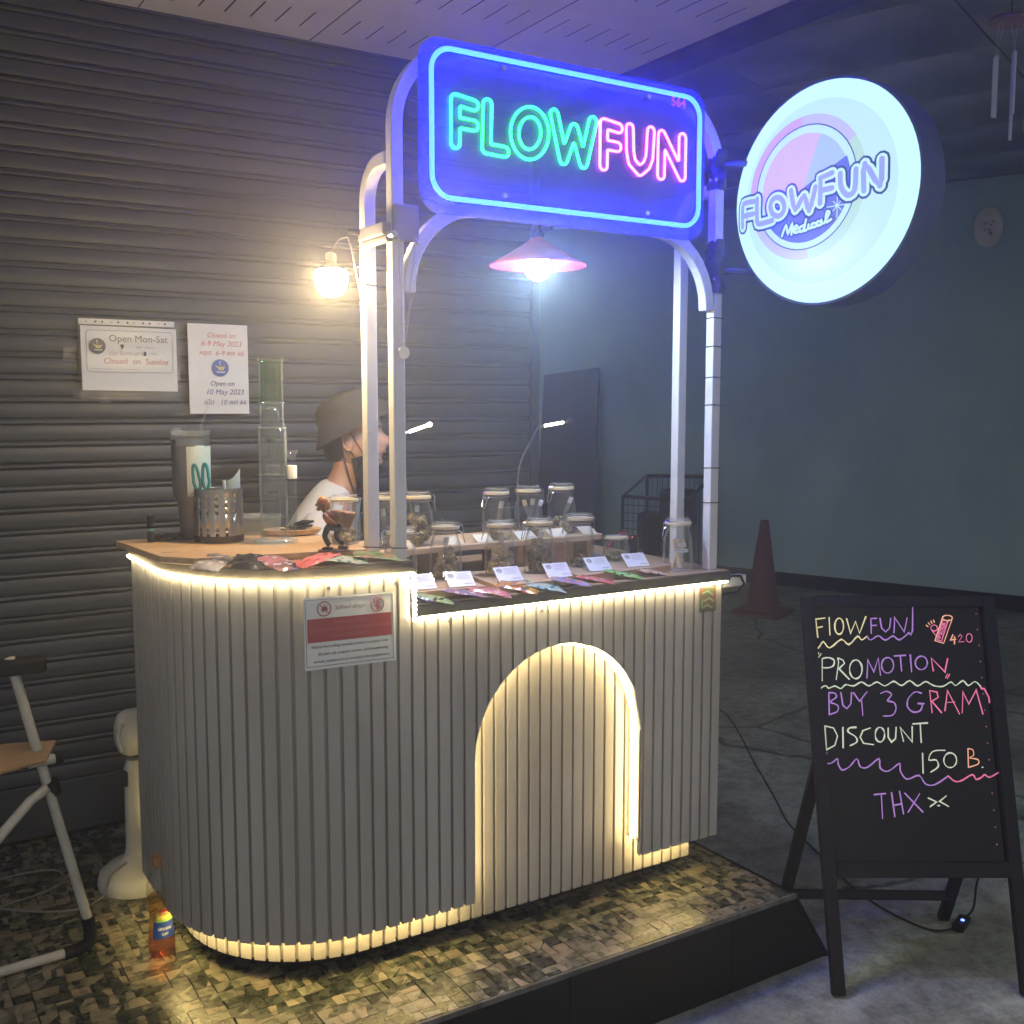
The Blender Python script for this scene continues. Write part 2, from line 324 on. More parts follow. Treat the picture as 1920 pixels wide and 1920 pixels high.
CHALK= [('y',[[(-0.0067,1.0413),(0.0213,1.0452)],[(-0.0062,1.0155),(0.0118,1.0195)],[(-0.0067,1.0413),(-0.0031,0.9879)],[(0.034,1.0464),(0.0332,0.995)],[(0.0752,1.0207),(0.0749,1.0288),(0.0731,1.0359),(0.07,1.0412),(0.0659,1.0441),(0.0613,1.0441),(0.0569,1.0412),(0.0531,1.0359),(0.0504,1.0288),(0.0491,1.0207),(0.0493,1.0126),(0.0512,1.0054),(0.0543,1.0001),(0.0584,0.9973),(0.0629,0.9973),(0.0673,1.0001),(0.0711,1.0054),(0.0739,1.0126),(0.0752,1.0207)],[(0.0858,1.0432),(0.0948,0.9997),(0.1117,1.0345),(0.1213,0.9997),(0.1432,1.0492)],[(-0.0216,0.9702),(-0.0038,0.9565),(0.0119,0.9753),(0.0297,0.9565),(0.066,0.982),(0.0874,0.9663),(0.1147,0.9911),(0.1258,0.98),(0.1424,0.9911)]]),('p',[[(0.1579,1.0432),(0.156,0.9997)],[(0.1579,1.0432),(0.1746,1.044)],[(0.1572,1.0226),(0.1731,1.0234)],[(0.1849,1.044),(0.1876,1.0155),(0.1986,1.0037),(0.2113,1.0155),(0.2166,1.044)],[(0.2234,1.0017),(0.2287,1.0464),(0.2539,1.0037),(0.2658,1.0452)],[(0.2845,1.0758),(0.2788,1.0076),(0.2722,0.995),(0.2676,1.0017)],[(0.1424,0.9911),(0.1527,0.98),(0.1761,0.9926),(0.196,0.9793),(0.2195,0.9919),(0.2383,0.98),(0.2676,1.0017)],[(0.1339,0.8688),(0.1407,0.9213),(0.1555,0.8862),(0.1714,0.9271),(0.1744,0.8765)],[(0.215,0.9057),(0.2145,0.9134),(0.212,0.9202),(0.2076,0.9253),(0.2021,0.928),(0.1959,0.928),(0.1899,0.9253),(0.1849,0.9202),(0.1813,0.9134),(0.1797,0.9057),(0.1802,0.898),(0.1828,0.8912),(0.1871,0.8862),(0.1927,0.8835),(0.1988,0.8835),(0.2048,0.8862),(0.2098,0.8912),(0.2134,0.898),(0.215,0.9057)],[(0.219,0.933),(0.2526,0.935)],[(0.2368,0.9338),(0.2374,0.8894)],[(0.2665,0.9361),(0.2666,0.887)],[(0.315,0.9127),(0.3144,0.9194),(0.3118,0.9252),(0.3075,0.9296),(0.3019,0.9319),(0.2957,0.9319),(0.2898,0.9296),(0.2847,0.9252),(0.2812,0.9194),(0.2796,0.9127),(0.2801,0.906),(0.2827,0.9002),(0.2871,0.8958),(0.2927,0.8935),(0.2988,0.8935),(0.3048,0.8958),(0.3098,0.9002),(0.3134,0.906),(0.315,0.9127)],[(0.0196,0.8263),(0.0169,0.763)],[(0.0196,0.8263),(0.0371,0.8244),(0.0403,0.8128),(0.0219,0.7994),(0.0427,0.7898),(0.0416,0.7725),(0.0169,0.763)],[(0.0548,0.8263),(0.0583,0.7898),(0.0694,0.7802),(0.082,0.7936),(0.0861,0.8263)],[(0.0919,0.8263),(0.1078,0.8013),(0.1311,0.8282)],[(0.1138,0.8032),(0.1148,0.7611)],[(0.1719,0.8244),(0.1899,0.8301),(0.2028,0.8205),(0.1899,0.8032),(0.2089,0.7974),(0.2126,0.7783),(0.2004,0.7611),(0.175,0.7591)],[(0.291,0.8244),(0.2718,0.8282),(0.2508,0.809),(0.247,0.7859),(0.2614,0.7706),(0.2831,0.7744),(0.2905,0.7936),(0.2769,0.7944),(0.2964,0.7944)],[(0.0032,0.6537),(-0.0053,0.6417),(-0.0023,0.6267),(0.013,0.6248),(0.0331,0.6379),(0.0341,0.6229),(0.0445,0.606),(0.0663,0.6154),(0.089,0.6379),(0.0971,0.6154),(0.1182,0.6135),(0.1527,0.6379),(0.1547,0.6117),(0.1771,0.6023),(0.2115,0.6248),(0.2119,0.6042),(0.2292,0.5799),(0.2647,0.5911),(0.282,0.5669),(0.3087,0.565),(0.3491,0.5892)],[(0.1321,0.5372),(0.1648,0.5401)],[(0.1525,0.5386),(0.1515,0.4715)],[(0.1823,0.5427),(0.1869,0.4762)],[(0.2056,0.5464),(0.2123,0.4836)],[(0.1854,0.5076),(0.2086,0.5113)],[(0.2205,0.5409),(0.2681,0.4891)],[(0.2625,0.539),(0.2261,0.4891)]]),('o',[[(0.3724,1.0492),(0.3427,0.9781),(0.3677,0.9702),(0.3996,1.0432)],[(0.3998,1.0452),(0.3992,1.0479),(0.3968,1.0503),(0.3931,1.0521),(0.3884,1.053),(0.3833,1.053),(0.3784,1.0521),(0.3743,1.0503),(0.3716,1.0479),(0.3705,1.0452),(0.3711,1.0425),(0.3735,1.0401),(0.3772,1.0384),(0.3819,1.0374),(0.387,1.0374),(0.3919,1.0384),(0.3959,1.0401),(0.3987,1.0425),(0.3998,1.0452)],[(0.3208,1.0234),(0.3256,1.0195)],[(0.3273,1.0313),(0.3316,1.0254)],[(0.3356,1.0361),(0.3383,1.0294)],[(0.3438,1.0393),(0.3456,1.0321)],[(0.3975,0.9958),(0.3895,0.98),(0.4054,0.982)],[(0.4018,0.9899),(0.3999,0.9683)],[(0.4129,0.6662),(0.4097,0.6135)],[(0.4129,0.6662),(0.4268,0.6624),(0.4274,0.6473),(0.4152,0.6398),(0.438,0.636),(0.4387,0.6229),(0.4097,0.6135)]]),('r',[[(0.3537,1.0155),(0.3534,1.0185),(0.3519,1.0211),(0.3494,1.0231),(0.3463,1.0241),(0.3428,1.0241),(0.3395,1.0231),(0.3367,1.0211),(0.3348,1.0185),(0.334,1.0155),(0.3343,1.0126),(0.3358,1.0099),(0.3383,1.008),(0.3414,1.007),(0.3449,1.007),(0.3482,1.008),(0.351,1.0099),(0.3529,1.0126),(0.3537,1.0155)],[(0.3365,1.0076),(0.3471,0.9926)],[(0.3509,1.0195),(0.3572,1.0096)],[(0.4128,0.9899),(0.4193,0.9966),(0.4248,0.9911),(0.4126,0.9742),(0.4293,0.9753)],[(0.4535,0.986),(0.4534,0.9903),(0.4522,0.9941),(0.4502,0.9969),(0.4475,0.9984),(0.4445,0.9984),(0.4415,0.9969),(0.4389,0.9941),(0.4371,0.9903),(0.4362,0.986),(0.4363,0.9816),(0.4375,0.9779),(0.4396,0.9751),(0.4423,0.9736),(0.4453,0.9736),(0.4482,0.9751),(0.4508,0.9779),(0.4526,0.9816),(0.4535,0.986)],[(0.3707,1.0385),(0.3493,0.9808),(0.3624,0.9769),(0.385,1.0345)],[(0.3597,0.9919),(0.3534,0.9879),(0.3604,0.986),(0.355,0.9832)],[(0.3572,0.9958),(0.3598,1.0025),(0.3629,0.9978),(0.3666,1.0037),(0.3647,0.995)],[(0.3702,1.0084),(0.3692,1.0109),(0.3665,1.012),(0.3636,1.0109),(0.3622,1.0084),(0.3632,1.0059),(0.3659,1.0049),(0.3688,1.0059),(0.3702,1.0084)],[(0.3655,1.0147),(0.3744,1.0163)],[(0.3704,1.0155),(0.3692,1.0211)],[(0.3704,1.0155),(0.3763,1.0203)],[(0.378,1.0306),(0.3715,1.029),(0.3702,1.0234),(0.3774,1.0242)],[(0.3713,1.0266),(0.3753,1.027)],[(0.3307,0.8894),(0.3275,0.9271),(0.3646,0.8862),(0.3757,0.9252)],[(0.3719,0.8804),(0.3651,0.8688)],[(0.3786,0.8804),(0.3696,0.8668)],[(0.3151,0.8321),(0.3177,0.7687)],[(0.3151,0.8321),(0.3363,0.8282),(0.3389,0.8128),(0.3196,0.8013),(0.3449,0.7687)],[(0.3552,0.7744),(0.3678,0.8321),(0.3971,0.7649)],[(0.361,0.7974),(0.3865,0.7994)],[(0.4053,0.7687),(0.4124,0.8282),(0.4269,0.7936),(0.452,0.834),(0.4652,0.7649)],[(0.4648,0.8456),(0.468,0.8378),(0.4758,0.8378),(0.4872,0.8128),(0.4877,0.7974)],[(0.3491,0.5892),(0.3671,0.5743),(0.3864,0.5762),(0.4187,0.593),(0.429,0.5799),(0.4449,0.5855),(0.4552,0.593),(0.468,0.5855),(0.4962,0.5997)]]),('w',[[(-0.0035,0.942),(-0.0079,0.9338)],[(0.0034,0.9389),(-0.0043,0.9291)],[(0.0061,0.9252),(0.0022,0.861)],[(0.0061,0.9252),(0.024,0.9283),(0.0401,0.9213),(0.0383,0.9057),(0.0241,0.8987),(0.0045,0.8987)],[(0.0522,0.9271),(0.0537,0.9135),(0.0436,0.8649)],[(0.0522,0.9271),(0.0668,0.9213),(0.0709,0.9115),(0.0534,0.896),(0.082,0.8649)],[(0.1215,0.894),(0.1211,0.9033),(0.1184,0.9115),(0.1139,0.9176),(0.1081,0.9209),(0.1017,0.9209),(0.0954,0.9176),(0.0901,0.9115),(0.0864,0.9033),(0.0847,0.894),(0.0852,0.8847),(0.0878,0.8765),(0.0923,0.8705),(0.0981,0.8673),(0.1045,0.8673),(0.1107,0.8705),(0.116,0.8765),(0.1198,0.8847),(0.1215,0.894)],[(-0.0146,0.7763),(-0.0145,0.7974),(-0.0074,0.8321),(0.0031,0.8436),(0.013,0.8456),(0.0204,0.839),(0.0384,0.8456),(0.0556,0.8378),(0.07,0.8494),(0.0932,0.8456),(0.1175,0.8572),(0.1382,0.8456),(0.1625,0.8572),(0.1851,0.8456),(0.2116,0.8591),(0.2341,0.8467),(0.2587,0.861),(0.281,0.8456),(0.3055,0.8583),(0.328,0.8467),(0.3552,0.8444),(0.3798,0.8572),(0.3926,0.8467),(0.4153,0.861),(0.4297,0.8467),(0.4503,0.8583),(0.4648,0.8456)],[(0.0021,0.7306),(0.0018,0.6624)],[(0.0021,0.7306),(0.027,0.7248),(0.0372,0.7021),(0.0277,0.6756),(0.0018,0.6624)],[(0.0543,0.7267),(0.0513,0.6688)],[(0.0931,0.7267),(0.0735,0.7248),(0.0689,0.7135),(0.0893,0.7002),(0.0922,0.685),(0.0722,0.6748)],[(0.1337,0.7248),(0.1118,0.7172),(0.1028,0.6983),(0.1113,0.6813),(0.14,0.6775)],[(0.1742,0.7059),(0.1739,0.713),(0.172,0.7193),(0.1687,0.7239),(0.1645,0.7264),(0.1598,0.7264),(0.1551,0.7239),(0.1512,0.7193),(0.1484,0.713),(0.1471,0.7059),(0.1474,0.6987),(0.1493,0.6925),(0.1526,0.6878),(0.1568,0.6854),(0.1615,0.6854),(0.1661,0.6878),(0.1701,0.6925),(0.1729,0.6987),(0.1742,0.7059)],[(0.1861,0.7248),(0.1841,0.6983),(0.1928,0.685),(0.2051,0.6945),(0.2095,0.7267)],[(0.2278,0.6869),(0.2211,0.7267),(0.2528,0.685),(0.2562,0.7287)],[(0.2587,0.7363),(0.3017,0.7393)],[(0.2802,0.737),(0.279,0.6839)],[(0.2804,0.653),(0.2775,0.5974)],[(0.3456,0.6613),(0.3106,0.6586),(0.297,0.6342),(0.3183,0.6342),(0.3225,0.6154),(0.3001,0.6004)],[(0.3772,0.6334),(0.3767,0.6405),(0.374,0.6467),(0.3695,0.6513),(0.3636,0.6538),(0.3572,0.6538),(0.3509,0.6513),(0.3456,0.6467),(0.3419,0.6405),(0.3402,0.6334),(0.3407,0.6264),(0.3434,0.6201),(0.3479,0.6155),(0.3537,0.6131),(0.3602,0.6131),(0.3664,0.6155),(0.3717,0.6201),(0.3755,0.6264),(0.3772,0.6334)],[(0.4494,0.6135),(0.4517,0.6135)],[(0.2865,0.5279),(0.3093,0.5168),(0.2903,0.5039)],[(0.3123,0.5068),(0.3177,0.5068)],[(0.3387,0.5334),(0.3183,0.5186),(0.3427,0.5046)]])]
LOGO= [[[(-0.2778,-0.0629),(-0.2762,-0.0068),(-0.2606,0.0007),(-0.2281,-0.0007)],[(-0.2754,-0.0338),(-0.2315,-0.034)]],[[(-0.2172,0.0039),(-0.2168,-0.0491),(-0.2078,-0.0647),(-0.1607,-0.0619)]],[[(-0.1203,-0.0316),(-0.1224,-0.0219),(-0.1277,-0.0132),(-0.1355,-0.0068),(-0.1447,-0.0035),(-0.1537,-0.0041),(-0.1613,-0.0083),(-0.1663,-0.0155),(-0.1678,-0.0248),(-0.1657,-0.0345),(-0.1602,-0.0433),(-0.1523,-0.0497),(-0.1431,-0.0529),(-0.1341,-0.0522),(-0.1266,-0.0479),(-0.1218,-0.0407),(-0.1203,-0.0316)]],[[(-0.0995,0.0074),(-0.084,-0.0437),(-0.0567,-0.013),(-0.0396,-0.0523),(-0.0216,0.0045)]],[[(-0.0058,-0.0389),(-0.0064,0.0247),(0.0285,0.0324)],[(-0.0053,-0.0072),(0.0298,-0.0059)]],[[(0.0526,0.0262),(0.0565,-0.0078),(0.0757,-0.0308),(0.0961,-0.0206),(0.0978,0.0296)]],[[(0.122,-0.0268),(0.122,0.0386),(0.1644,-0.0204),(0.1668,0.0437)]]]
MED= [[(-0.1266,-0.1084),(-0.1128,-0.0819),(-0.1063,-0.1038),(-0.0926,-0.0798),(-0.0946,-0.1076)],[(-0.0863,-0.097),(-0.0749,-0.0938),(-0.078,-0.0864),(-0.0864,-0.0923),(-0.0843,-0.1042),(-0.0718,-0.1035)],[(-0.0552,-0.0893),(-0.0664,-0.0925),(-0.0672,-0.1031),(-0.056,-0.1008),(-0.0474,-0.0719),(-0.0537,-0.1011),(-0.0463,-0.102)],[(-0.0395,-0.0891),(-0.0408,-0.0991),(-0.0336,-0.0991)],[(-0.019,-0.0881),(-0.0284,-0.0882),(-0.0297,-0.0973),(-0.0186,-0.0973)],[(-0.0026,-0.0848),(-0.0124,-0.0858),(-0.0132,-0.0948),(-0.0022,-0.0939),(0.0002,-0.0842),(0.0016,-0.0935)],[(0.0086,-0.0917),(0.024,-0.068),(0.0158,-0.0646),(0.014,-0.0893),(0.03,-0.0846)]]
# ---------------------------------------------------------------- the materials of the place
M_street = mat('street concrete', (.31, .345, .315), .8, var=.35, scale=2.2, bump=.35, bscale=26, detail=8)
def street_cracks(m):
    n = m.node_tree.nodes; l = m.node_tree.links; b = n['Principled BSDF']
    src = b.inputs['Base Color'].links[0].from_socket
    tc = n.new('ShaderNodeTexCoord'); nz = n.new('ShaderNodeTexNoise'); nz.inputs['Scale'].default_value = 3; nz.inputs['Detail'].default_value = 6
    mx = n.new('ShaderNodeMix'); mx.data_type = 'VECTOR'; mx.inputs[0].default_value = .16
    l.new(tc.outputs['Object'], nz.inputs[0]); l.new(tc.outputs['Object'], mx.inputs[4]); l.new(nz.outputs['Color'], mx.inputs[5])
    vo = n.new('ShaderNodeTexVoronoi'); vo.feature = 'DISTANCE_TO_EDGE'; vo.inputs['Scale'].default_value = .85
    l.new(mx.outputs[1], vo.inputs[0])
    r = n.new('ShaderNodeValToRGB'); r.color_ramp.elements[0].position = .002; r.color_ramp.elements[1].position = .011
    r.color_ramp.elements[0].color = (.16, .16, .15, 1); l.new(vo.outputs['Distance'], r.inputs[0])
    sp = n.new('ShaderNodeTexNoise'); sp.inputs['Scale'].default_value = 14; sp.inputs['Detail'].default_value = 14; sp.inputs['Roughness'].default_value = .82
    l.new(tc.outputs['Object'], sp.inputs[0])
    r2 = n.new('ShaderNodeValToRGB'); r2.color_ramp.elements[0].position = .38; r2.color_ramp.elements[0].color = (.42, .41, .38, 1)
    r2.color_ramp.elements[1].position = .6; r2.color_ramp.elements[1].color = (1.15, 1.13, 1.1, 1); l.new(sp.outputs['Fac'], r2.inputs[0])
    a = n.new('ShaderNodeMix'); a.data_type = 'RGBA'; a.blend_type = 'MULTIPLY'; a.inputs[0].default_value = 1
    l.new(src, a.inputs[6]); l.new(r.outputs[0], a.inputs[7])
    c = n.new('ShaderNodeMix'); c.data_type = 'RGBA'; c.blend_type = 'MULTIPLY'; c.inputs[0].default_value = 1
    l.new(a.outputs[2], c.inputs[6]); l.new(r2.outputs[0], c.inputs[7]); l.new(c.outputs[2], b.inputs['Base Color'])
street_cracks(M_street)
def stains(m, scale, stretch, lo, p0=.35, p1=.62):
    n = m.node_tree.nodes; l = m.node_tree.links; b = n['Principled BSDF']; src = b.inputs['Base Color'].links[0].from_socket
    tc = n.new('ShaderNodeTexCoord'); mp = n.new('ShaderNodeMapping'); mp.inputs['Scale'].default_value = stretch; l.new(tc.outputs['Object'], mp.inputs[0])
    nz = n.new('ShaderNodeTexNoise'); nz.inputs['Scale'].default_value = scale; nz.inputs['Detail'].default_value = 12; nz.inputs['Roughness'].default_value = .7; nz.inputs['Distortion'].default_value = .6; l.new(mp.outputs[0], nz.inputs[0])
    r = n.new('ShaderNodeValToRGB'); r.color_ramp.elements[0].position = p0; r.color_ramp.elements[1].position = p1; r.color_ramp.elements[0].color = (*lo, 1); l.new(nz.outputs['Fac'], r.inputs[0])
    a = n.new('ShaderNodeMix'); a.data_type = 'RGBA'; a.blend_type = 'MULTIPLY'; a.inputs[0].default_value = 1
    l.new(src, a.inputs[6]); l.new(r.outputs[0], a.inputs[7]); l.new(a.outputs[2], b.inputs['Base Color'])
M_grout = mat('tile grout', (.05, .05, .045), .8, var=.3, scale=60)
M_t1 = mat('dark green marble chip', (.065, .072, .055), .28, var=.7, scale=42, bump=.1, objrand=.4, detail=10, col2=(.022, .026, .02))
M_t2 = mat('olive marble chip', (.235, .225, .165), .28, col2=(.085, .088, .06), scale=34, bump=.1, objrand=.35, detail=9)
M_t3 = mat('beige marble chip', (.37, .32, .235), .3, col2=(.19, .16, .115), scale=26, bump=.1, objrand=.3, detail=9)
M_granite = mat('black granite', (.007, .0075, .007), .4, spec=.15, var=.6, scale=90, bump=.06, objrand=.2)
M_shut = mat('grey painted shutter steel', (.078, .087, .094), .5, metal=.15, col2=(.05, .057, .062), scale=3, bump=.14, bscale=7, stretch=(.6, 1, 3), objrand=.16, detail=8)
M_black = mat('matt black', (.010, .010, .011), .6, spec=.2, var=.4, scale=40)
M_dark = mat('dark void', (.02, .02, .022), .8, var=.3, scale=10)
M_ceil = mat('white ceiling board', (.8, .78, .75), .6, var=.05, scale=3, bump=.05, objrand=.04)
M_fceil = mat('weathered ceiling board', (.5, .52, .53), .8, col2=(.34, .36, .37), scale=1.6, bump=.1, objrand=.15, detail=8)
M_wall = mat('grey painted plaster', (.58, .80, .84), .75, col2=(.46, .66, .70), scale=1.3, bump=.25, bscale=35, detail=9)
M_skirt = mat('black skirting paint', (.02, .021, .022), .6, var=.4, scale=9)
M_slat = mat('cream white panelling', (.43, .405, .385), .34, var=.13, scale=5, bump=.05, bscale=60, stretch=(1, 1, .15), objrand=.03)
M_slat_in = mat('cream backing board', (.34, .32, .3), .5, var=.05, scale=8)
M_white = mat('white painted steel', (.72, .71, .7), .3, var=.04, scale=14, bump=.03)
M_trim = mat('dark brown edging', (.035, .03, .028), .42, var=.3, scale=30, bump=.05)
M_top = mat('pale laminate top', (.42, .31, .2), .45, col2=(.33, .235, .15), scale=7, stretch=(1, 9, 9), bump=.04)
M_wood = mat('oiled bamboo', (.56, .38, .22), .42, col2=(.45, .29, .16), scale=9, stretch=(1, 14, 14), bump=.06, objrand=.12, detail=7)
M_wood2 = mat('light oak board', (.6, .43, .28), .45, col2=(.48, .33, .2), scale=8, stretch=(1, 12, 12), bump=.06, objrand=.1, detail=7)
M_steel = mat('brushed steel', (.5, .48, .45), .28, metal=1, var=.12, scale=6, stretch=(3, 3, .6))
M_chrome = mat('bright wire', (.75, .75, .74), .15, metal=1, var=.05, scale=30)
M_led_tape = mat('white led tape', (.75, .73, .65), .5, var=.05, scale=40)
M_led = emat('led warm', (1.0, .80, .40), 62)
M_led_dot = emat('led chip', (1.0, .9, .6), 45)
M_blue = emat('blue neon', (.19, .72, 170), 1.0)
M_green = emat('green neon', (.09, 6.5, .65), 1.0)
M_pink = emat('pink neon', (8.0, .75, 4.5), 1.0)
M_paper = mat('white paper', (.72, .72, .72), .6, var=.03, scale=10)
M_ink = mat('dark print', (.08, .08, .1), .6, var=.2, scale=50)
M_inkb = mat('navy print', (.07, .1, .28), .6, var=.2, scale=50)
M_inkr = mat('faded red print', (.5, .2, .22), .6, var=.2, scale=50)
M_inkg = mat('faded grey print', (.35, .33, .36), .6, var=.2, scale=50)
M_yel = mat('yellow print', (.6, .52, .2), .6, var=.1, scale=50)
M_glass = glassmat('clear jar glass', refl=.14, edge=.95, rim_shine=.45)
M_acryl = glassmat('clear acrylic plate', (.66, .70, .9), refl=.1, edge=.35, rough=.02, fog=.26, fogc=(.33, .42, .66))
M_plastic = glassmat('clear plastic film', (.97, .97, .97), refl=.05, edge=.3, rough=.3, fog=.08)

stains(M_wall, .8, (1, 1, .5), (.8, .83, .83)); stains(M_shut, 1.6, (1, 1, .5), (.72, .72, .70)); stains(M_slat, 3, (1, 1, .35), (.84, .82, .79), .4, .6); stains(M_ceil, 2, (1, 1, 1), (.86, .84, .8))
stains(M_fceil, 1.1, (1, 1, 1), (.5, .52, .52))
# ---------------------------------------------------------------- street, platform
me_st = MB(); N = 60
vs = []; fs = []
for i in range(N + 1):
    for j in range(N + 1):
        x = -4 + 18 * i / N; y = -5 + 20 * j / N
        vs.append((x, y, -.229 + .006 * noise.noise(Vector((x * .8, y * .8, 3)))))
for i in range(N):
    for j in range(N): a = i * (N + 1) + j; fs.append((a, a + N + 1, a + N + 2, a + 1))
me_st.add(vs, fs); build('street', me_st, M_street, smooth=True, kind='structure')

plat = thing('tiled_platform', 'raised platform floor of small broken marble tiles under the stall', 'platform', (0, 2.05, 0), world=True)
plat['kind'] = 'structure'
mb = MB(); mb.box(-3, 2.235, 2.06, 3.9, -.24, -.004); mb.prism([(2.235, -.004), (2.38, -.24), (2.235, -.24)], 2.06, 3.4, 'y')
build('bedding', mb, M_grout, plat)
mb = MB(); mb.prism([(2.241, 0), (2.392, -.232), (2.378, -.236), (2.232, -.002)], 2.042, 3.4, 'y'); build('ramp_panel', mb, M_granite, plat)
x = 2.238; k = 0
while x > -1.6:
    wd = .02 if k == 0 else .545
    mb = MB()
    if k == 0: mb.prism([(x, -.002), (x + .146, -.234), (x - .24, -.234), (x - .24, -.002)], 2.046, 2.06, 'y'); x -= .242
    else: mb.box(x - wd, x, 2.045 + .001 * (k % 2), 2.06, -.235, -.002); x -= wd + .003
    build('riser_panel', mb, M_granite, plat, bevel=.0015); k += 1
mb = MB(); mb.box(-3, 2.24, 2.036, 2.0445, -.012, .0015); build('edge_strip', mb, mat('worn tile edge', (.1, .1, .09), .5, var=.5, scale=25), plat)
# the broken marble pieces
rnd = random.Random(3); chips = []
PX, PY = .042, .040
for i in range(-12, 54):
    for j in range(0, 40):
        x0 = i * PX + (.012 * ((j * 7) % 4) if False else 0); y0 = 2.047 + j * PY; x1 = x0 + PX; y1 = y0 + PY
        if x1 > 2.236 or x0 < -.5: continue
        if 1.0 < (x0 + x1) / 2 < 2.02 and (y0 + y1) / 2 > 2.42: continue     # under the counter, out of sight
        x0 += rnd.uniform(-.004, .004); y0 = max(2.047, y0)
        q = [Vector((x0, y0)), Vector((x1, y0 + rnd.uniform(-.002, .002))), Vector((x1, y1)), Vector((x0, y1))]
        gr = noise.noise(Vector((i * .23, j * .3, 1))) * .5
        if rnd.random() < .22: parts = [q]
        else:
            t, s = rnd.uniform(.2, .8), rnd.uniform(.2, .8)
            if rnd.random() < .5: a = q[0].lerp(q[1], t); b = q[3].lerp(q[2], s); parts = [[q[0], a, b, q[3]], [a, q[1], q[2], b]]
            elif rnd.random() < .5: a = q[0].lerp(q[3], t); b = q[1].lerp(q[2], s); parts = [[q[0], q[1], b, a], [a, b, q[2], q[3]]]
            else: a = q[0].lerp(q[1], t); b = q[1].lerp(q[2], s); parts = [[a, q[1], b], [q[0], a, b, q[2], q[3]]]
        if rnd.random() < .45:
            big = max(range(len(parts)), key=lambda i_: abs(sum(parts[i_][k_ - 1].cross(parts[i_][k_]) for k_ in range(len(parts[i_]))))); q_ = parts.pop(big); m_ = len(q_)
            a = q_[0].lerp(q_[1], rnd.uniform(.25, .75)); h_ = m_ // 2; b = q_[h_].lerp(q_[(h_ + 1) % m_], rnd.uniform(.25, .75))
            parts += [[a] + q_[1:h_ + 1] + [b], [b] + q_[h_ + 1:] + [q_[0], a]] if h_ + 1 < m_ else [[a] + q_[1:h_ + 1] + [b], [b] + [q_[0], a]]
        for p in parts:
            c = sum(p, Vector((0, 0))) / len(p)
            p = [c + (v - c) * .965 for v in p]
            u = rnd.random() + gr * .15
            chips.append((c, p, 0 if u < .42 else 1 if u < .78 else 2, rnd.uniform(-.0006, .0006)))
def dist(c): return (c[0].x - .95) ** 2 * .5 + (c[0].y - 2.0) ** 2
chips.sort(key=dist)
TM = [M_t1, M_t2, M_t3]
for c, p, k, dz in chips[:300]:
    mb = MB(); mb.prism([(v.x, v.y) for v in p], -.004, .0008 + dz, 'z'); build('tile', mb, TM[k], plat)
for k in range(3):
    mb = MB()
    for c, p, kk, dz in chips[300:]:
        if kk == k: mb.prism([(v.x, v.y) for v in p], -.004, .0008 + dz, 'z')
    build('tile_field', mb, TM[k], plat, kind='stuff')

rg = random.Random(11); mb = MB()
for k in range(260):
    gx, gy = rg.uniform(1.6, 4.6), rg.uniform(.9, 4.6)
    if gx < 2.42 and gy > 2.0: continue
    s_ = rg.choice((.0018, .0025, .003, .005)); mb.ball((gx, gy, -.2245 + s_ * .5), (s_ * rg.uniform(.8, 1.7), s_ * rg.uniform(.7, 1.3), s_ * .7), 6, 4)
build('gravel', mb, mat('grit', (.2, .19, .17), .85, var=.6, scale=300), kind='stuff')
# ---------------------------------------------------------------- roller shutter and the building round it
sh = thing('roller_shutter', 'long grey steel roller shutter of horizontal slats behind the stall', 'shutter', (.4, 3.61, 0), world=True)
prof = [(3.6195, .0), (3.6195, .0012), (3.6065, .0025), (3.6052, .006), (3.6046, .0245), (3.6052, .043), (3.6065, .0465), (3.6195, .0478), (3.6195, .0515),
        (3.609, .0525), (3.6075, .0545), (3.6075, .0615), (3.609, .0635), (3.6195, .0645), (3.6195, .0690)]
def slat_mesh():
    mb = MB(); a = [(-1.6, y, z) for y, z in prof]; b = [(2.335, y, z) for y, z in prof]; n = len(prof)
    mb.add(a + b, [(i, i + n, i + n + 1, i + 1) for i in range(n - 1)]); return mb
base = None; z = .185; k = 0
while z < 2.66:
    if base is None: base = build('slat', slat_mesh(), M_shut, sh, smooth=True, ang=50); base.location.z = z
    else:
        o = share(base, 'slat', sh, (rnd.uniform(-.002, .002), rnd.uniform(-.0012, .0012), z)); 
    z += .069; k += 1
mb = MB(); mb.box(-1.6, 2.335, 3.600, 3.62, .012, .183); mb.box(-1.6, 2.335, 3.592, 3.5995, .012, .03); build('bottom_rail', mb, M_shut, sh, bevel=.003)
mb = MB(); mb.box(2.336, 2.372, 3.585, 3.64, -.22, 2.66); build('guide_rail', mb, M_shut, sh, bevel=.003)
mb = MB(); mb.box(-3, 2.38, 3.65, 3.85, -.23, 3.3); build('shop_wall', mb, M_wall, kind='structure')

cl = thing('canopy_ceiling', 'white ceiling of boards with short slots above the stall', 'ceiling', (1, 2, 2.66), world=True); cl['kind'] = 'structure'
sp = []
xs = [0.002]; 
for q in range(6):
    c = .0755 + q * .0838; xs += [c - .0032, c + .0032]
xs.append(.5725)
ys = [.002]
for q in range(3):
    c = .192 + q * .383; ys += [c - .077, c + .077]
ys.append(1.147)
mb = MB(); vs = [(x_, y_, 0) for x_ in xs for y_ in ys] + [(x_, y_, .0012) for x_ in xs for y_ in ys]; ny = len(ys); off = len(xs) * ny
fs = []
for i in range(len(xs) - 1):
    for j in range(ny - 1):
        q = (i * ny + j, i * ny + j + 1, (i + 1) * ny + j + 1, (i + 1) * ny + j)
        if i % 2 == 1 and j % 2 == 1:
            for a, b in ((0, 1), (1, 2), (2, 3), (3, 0)): fs.append((q[a], q[b], q[b] + off, q[a] + off))
        else: fs.append(q)
mb.add(vs, fs)
base = None
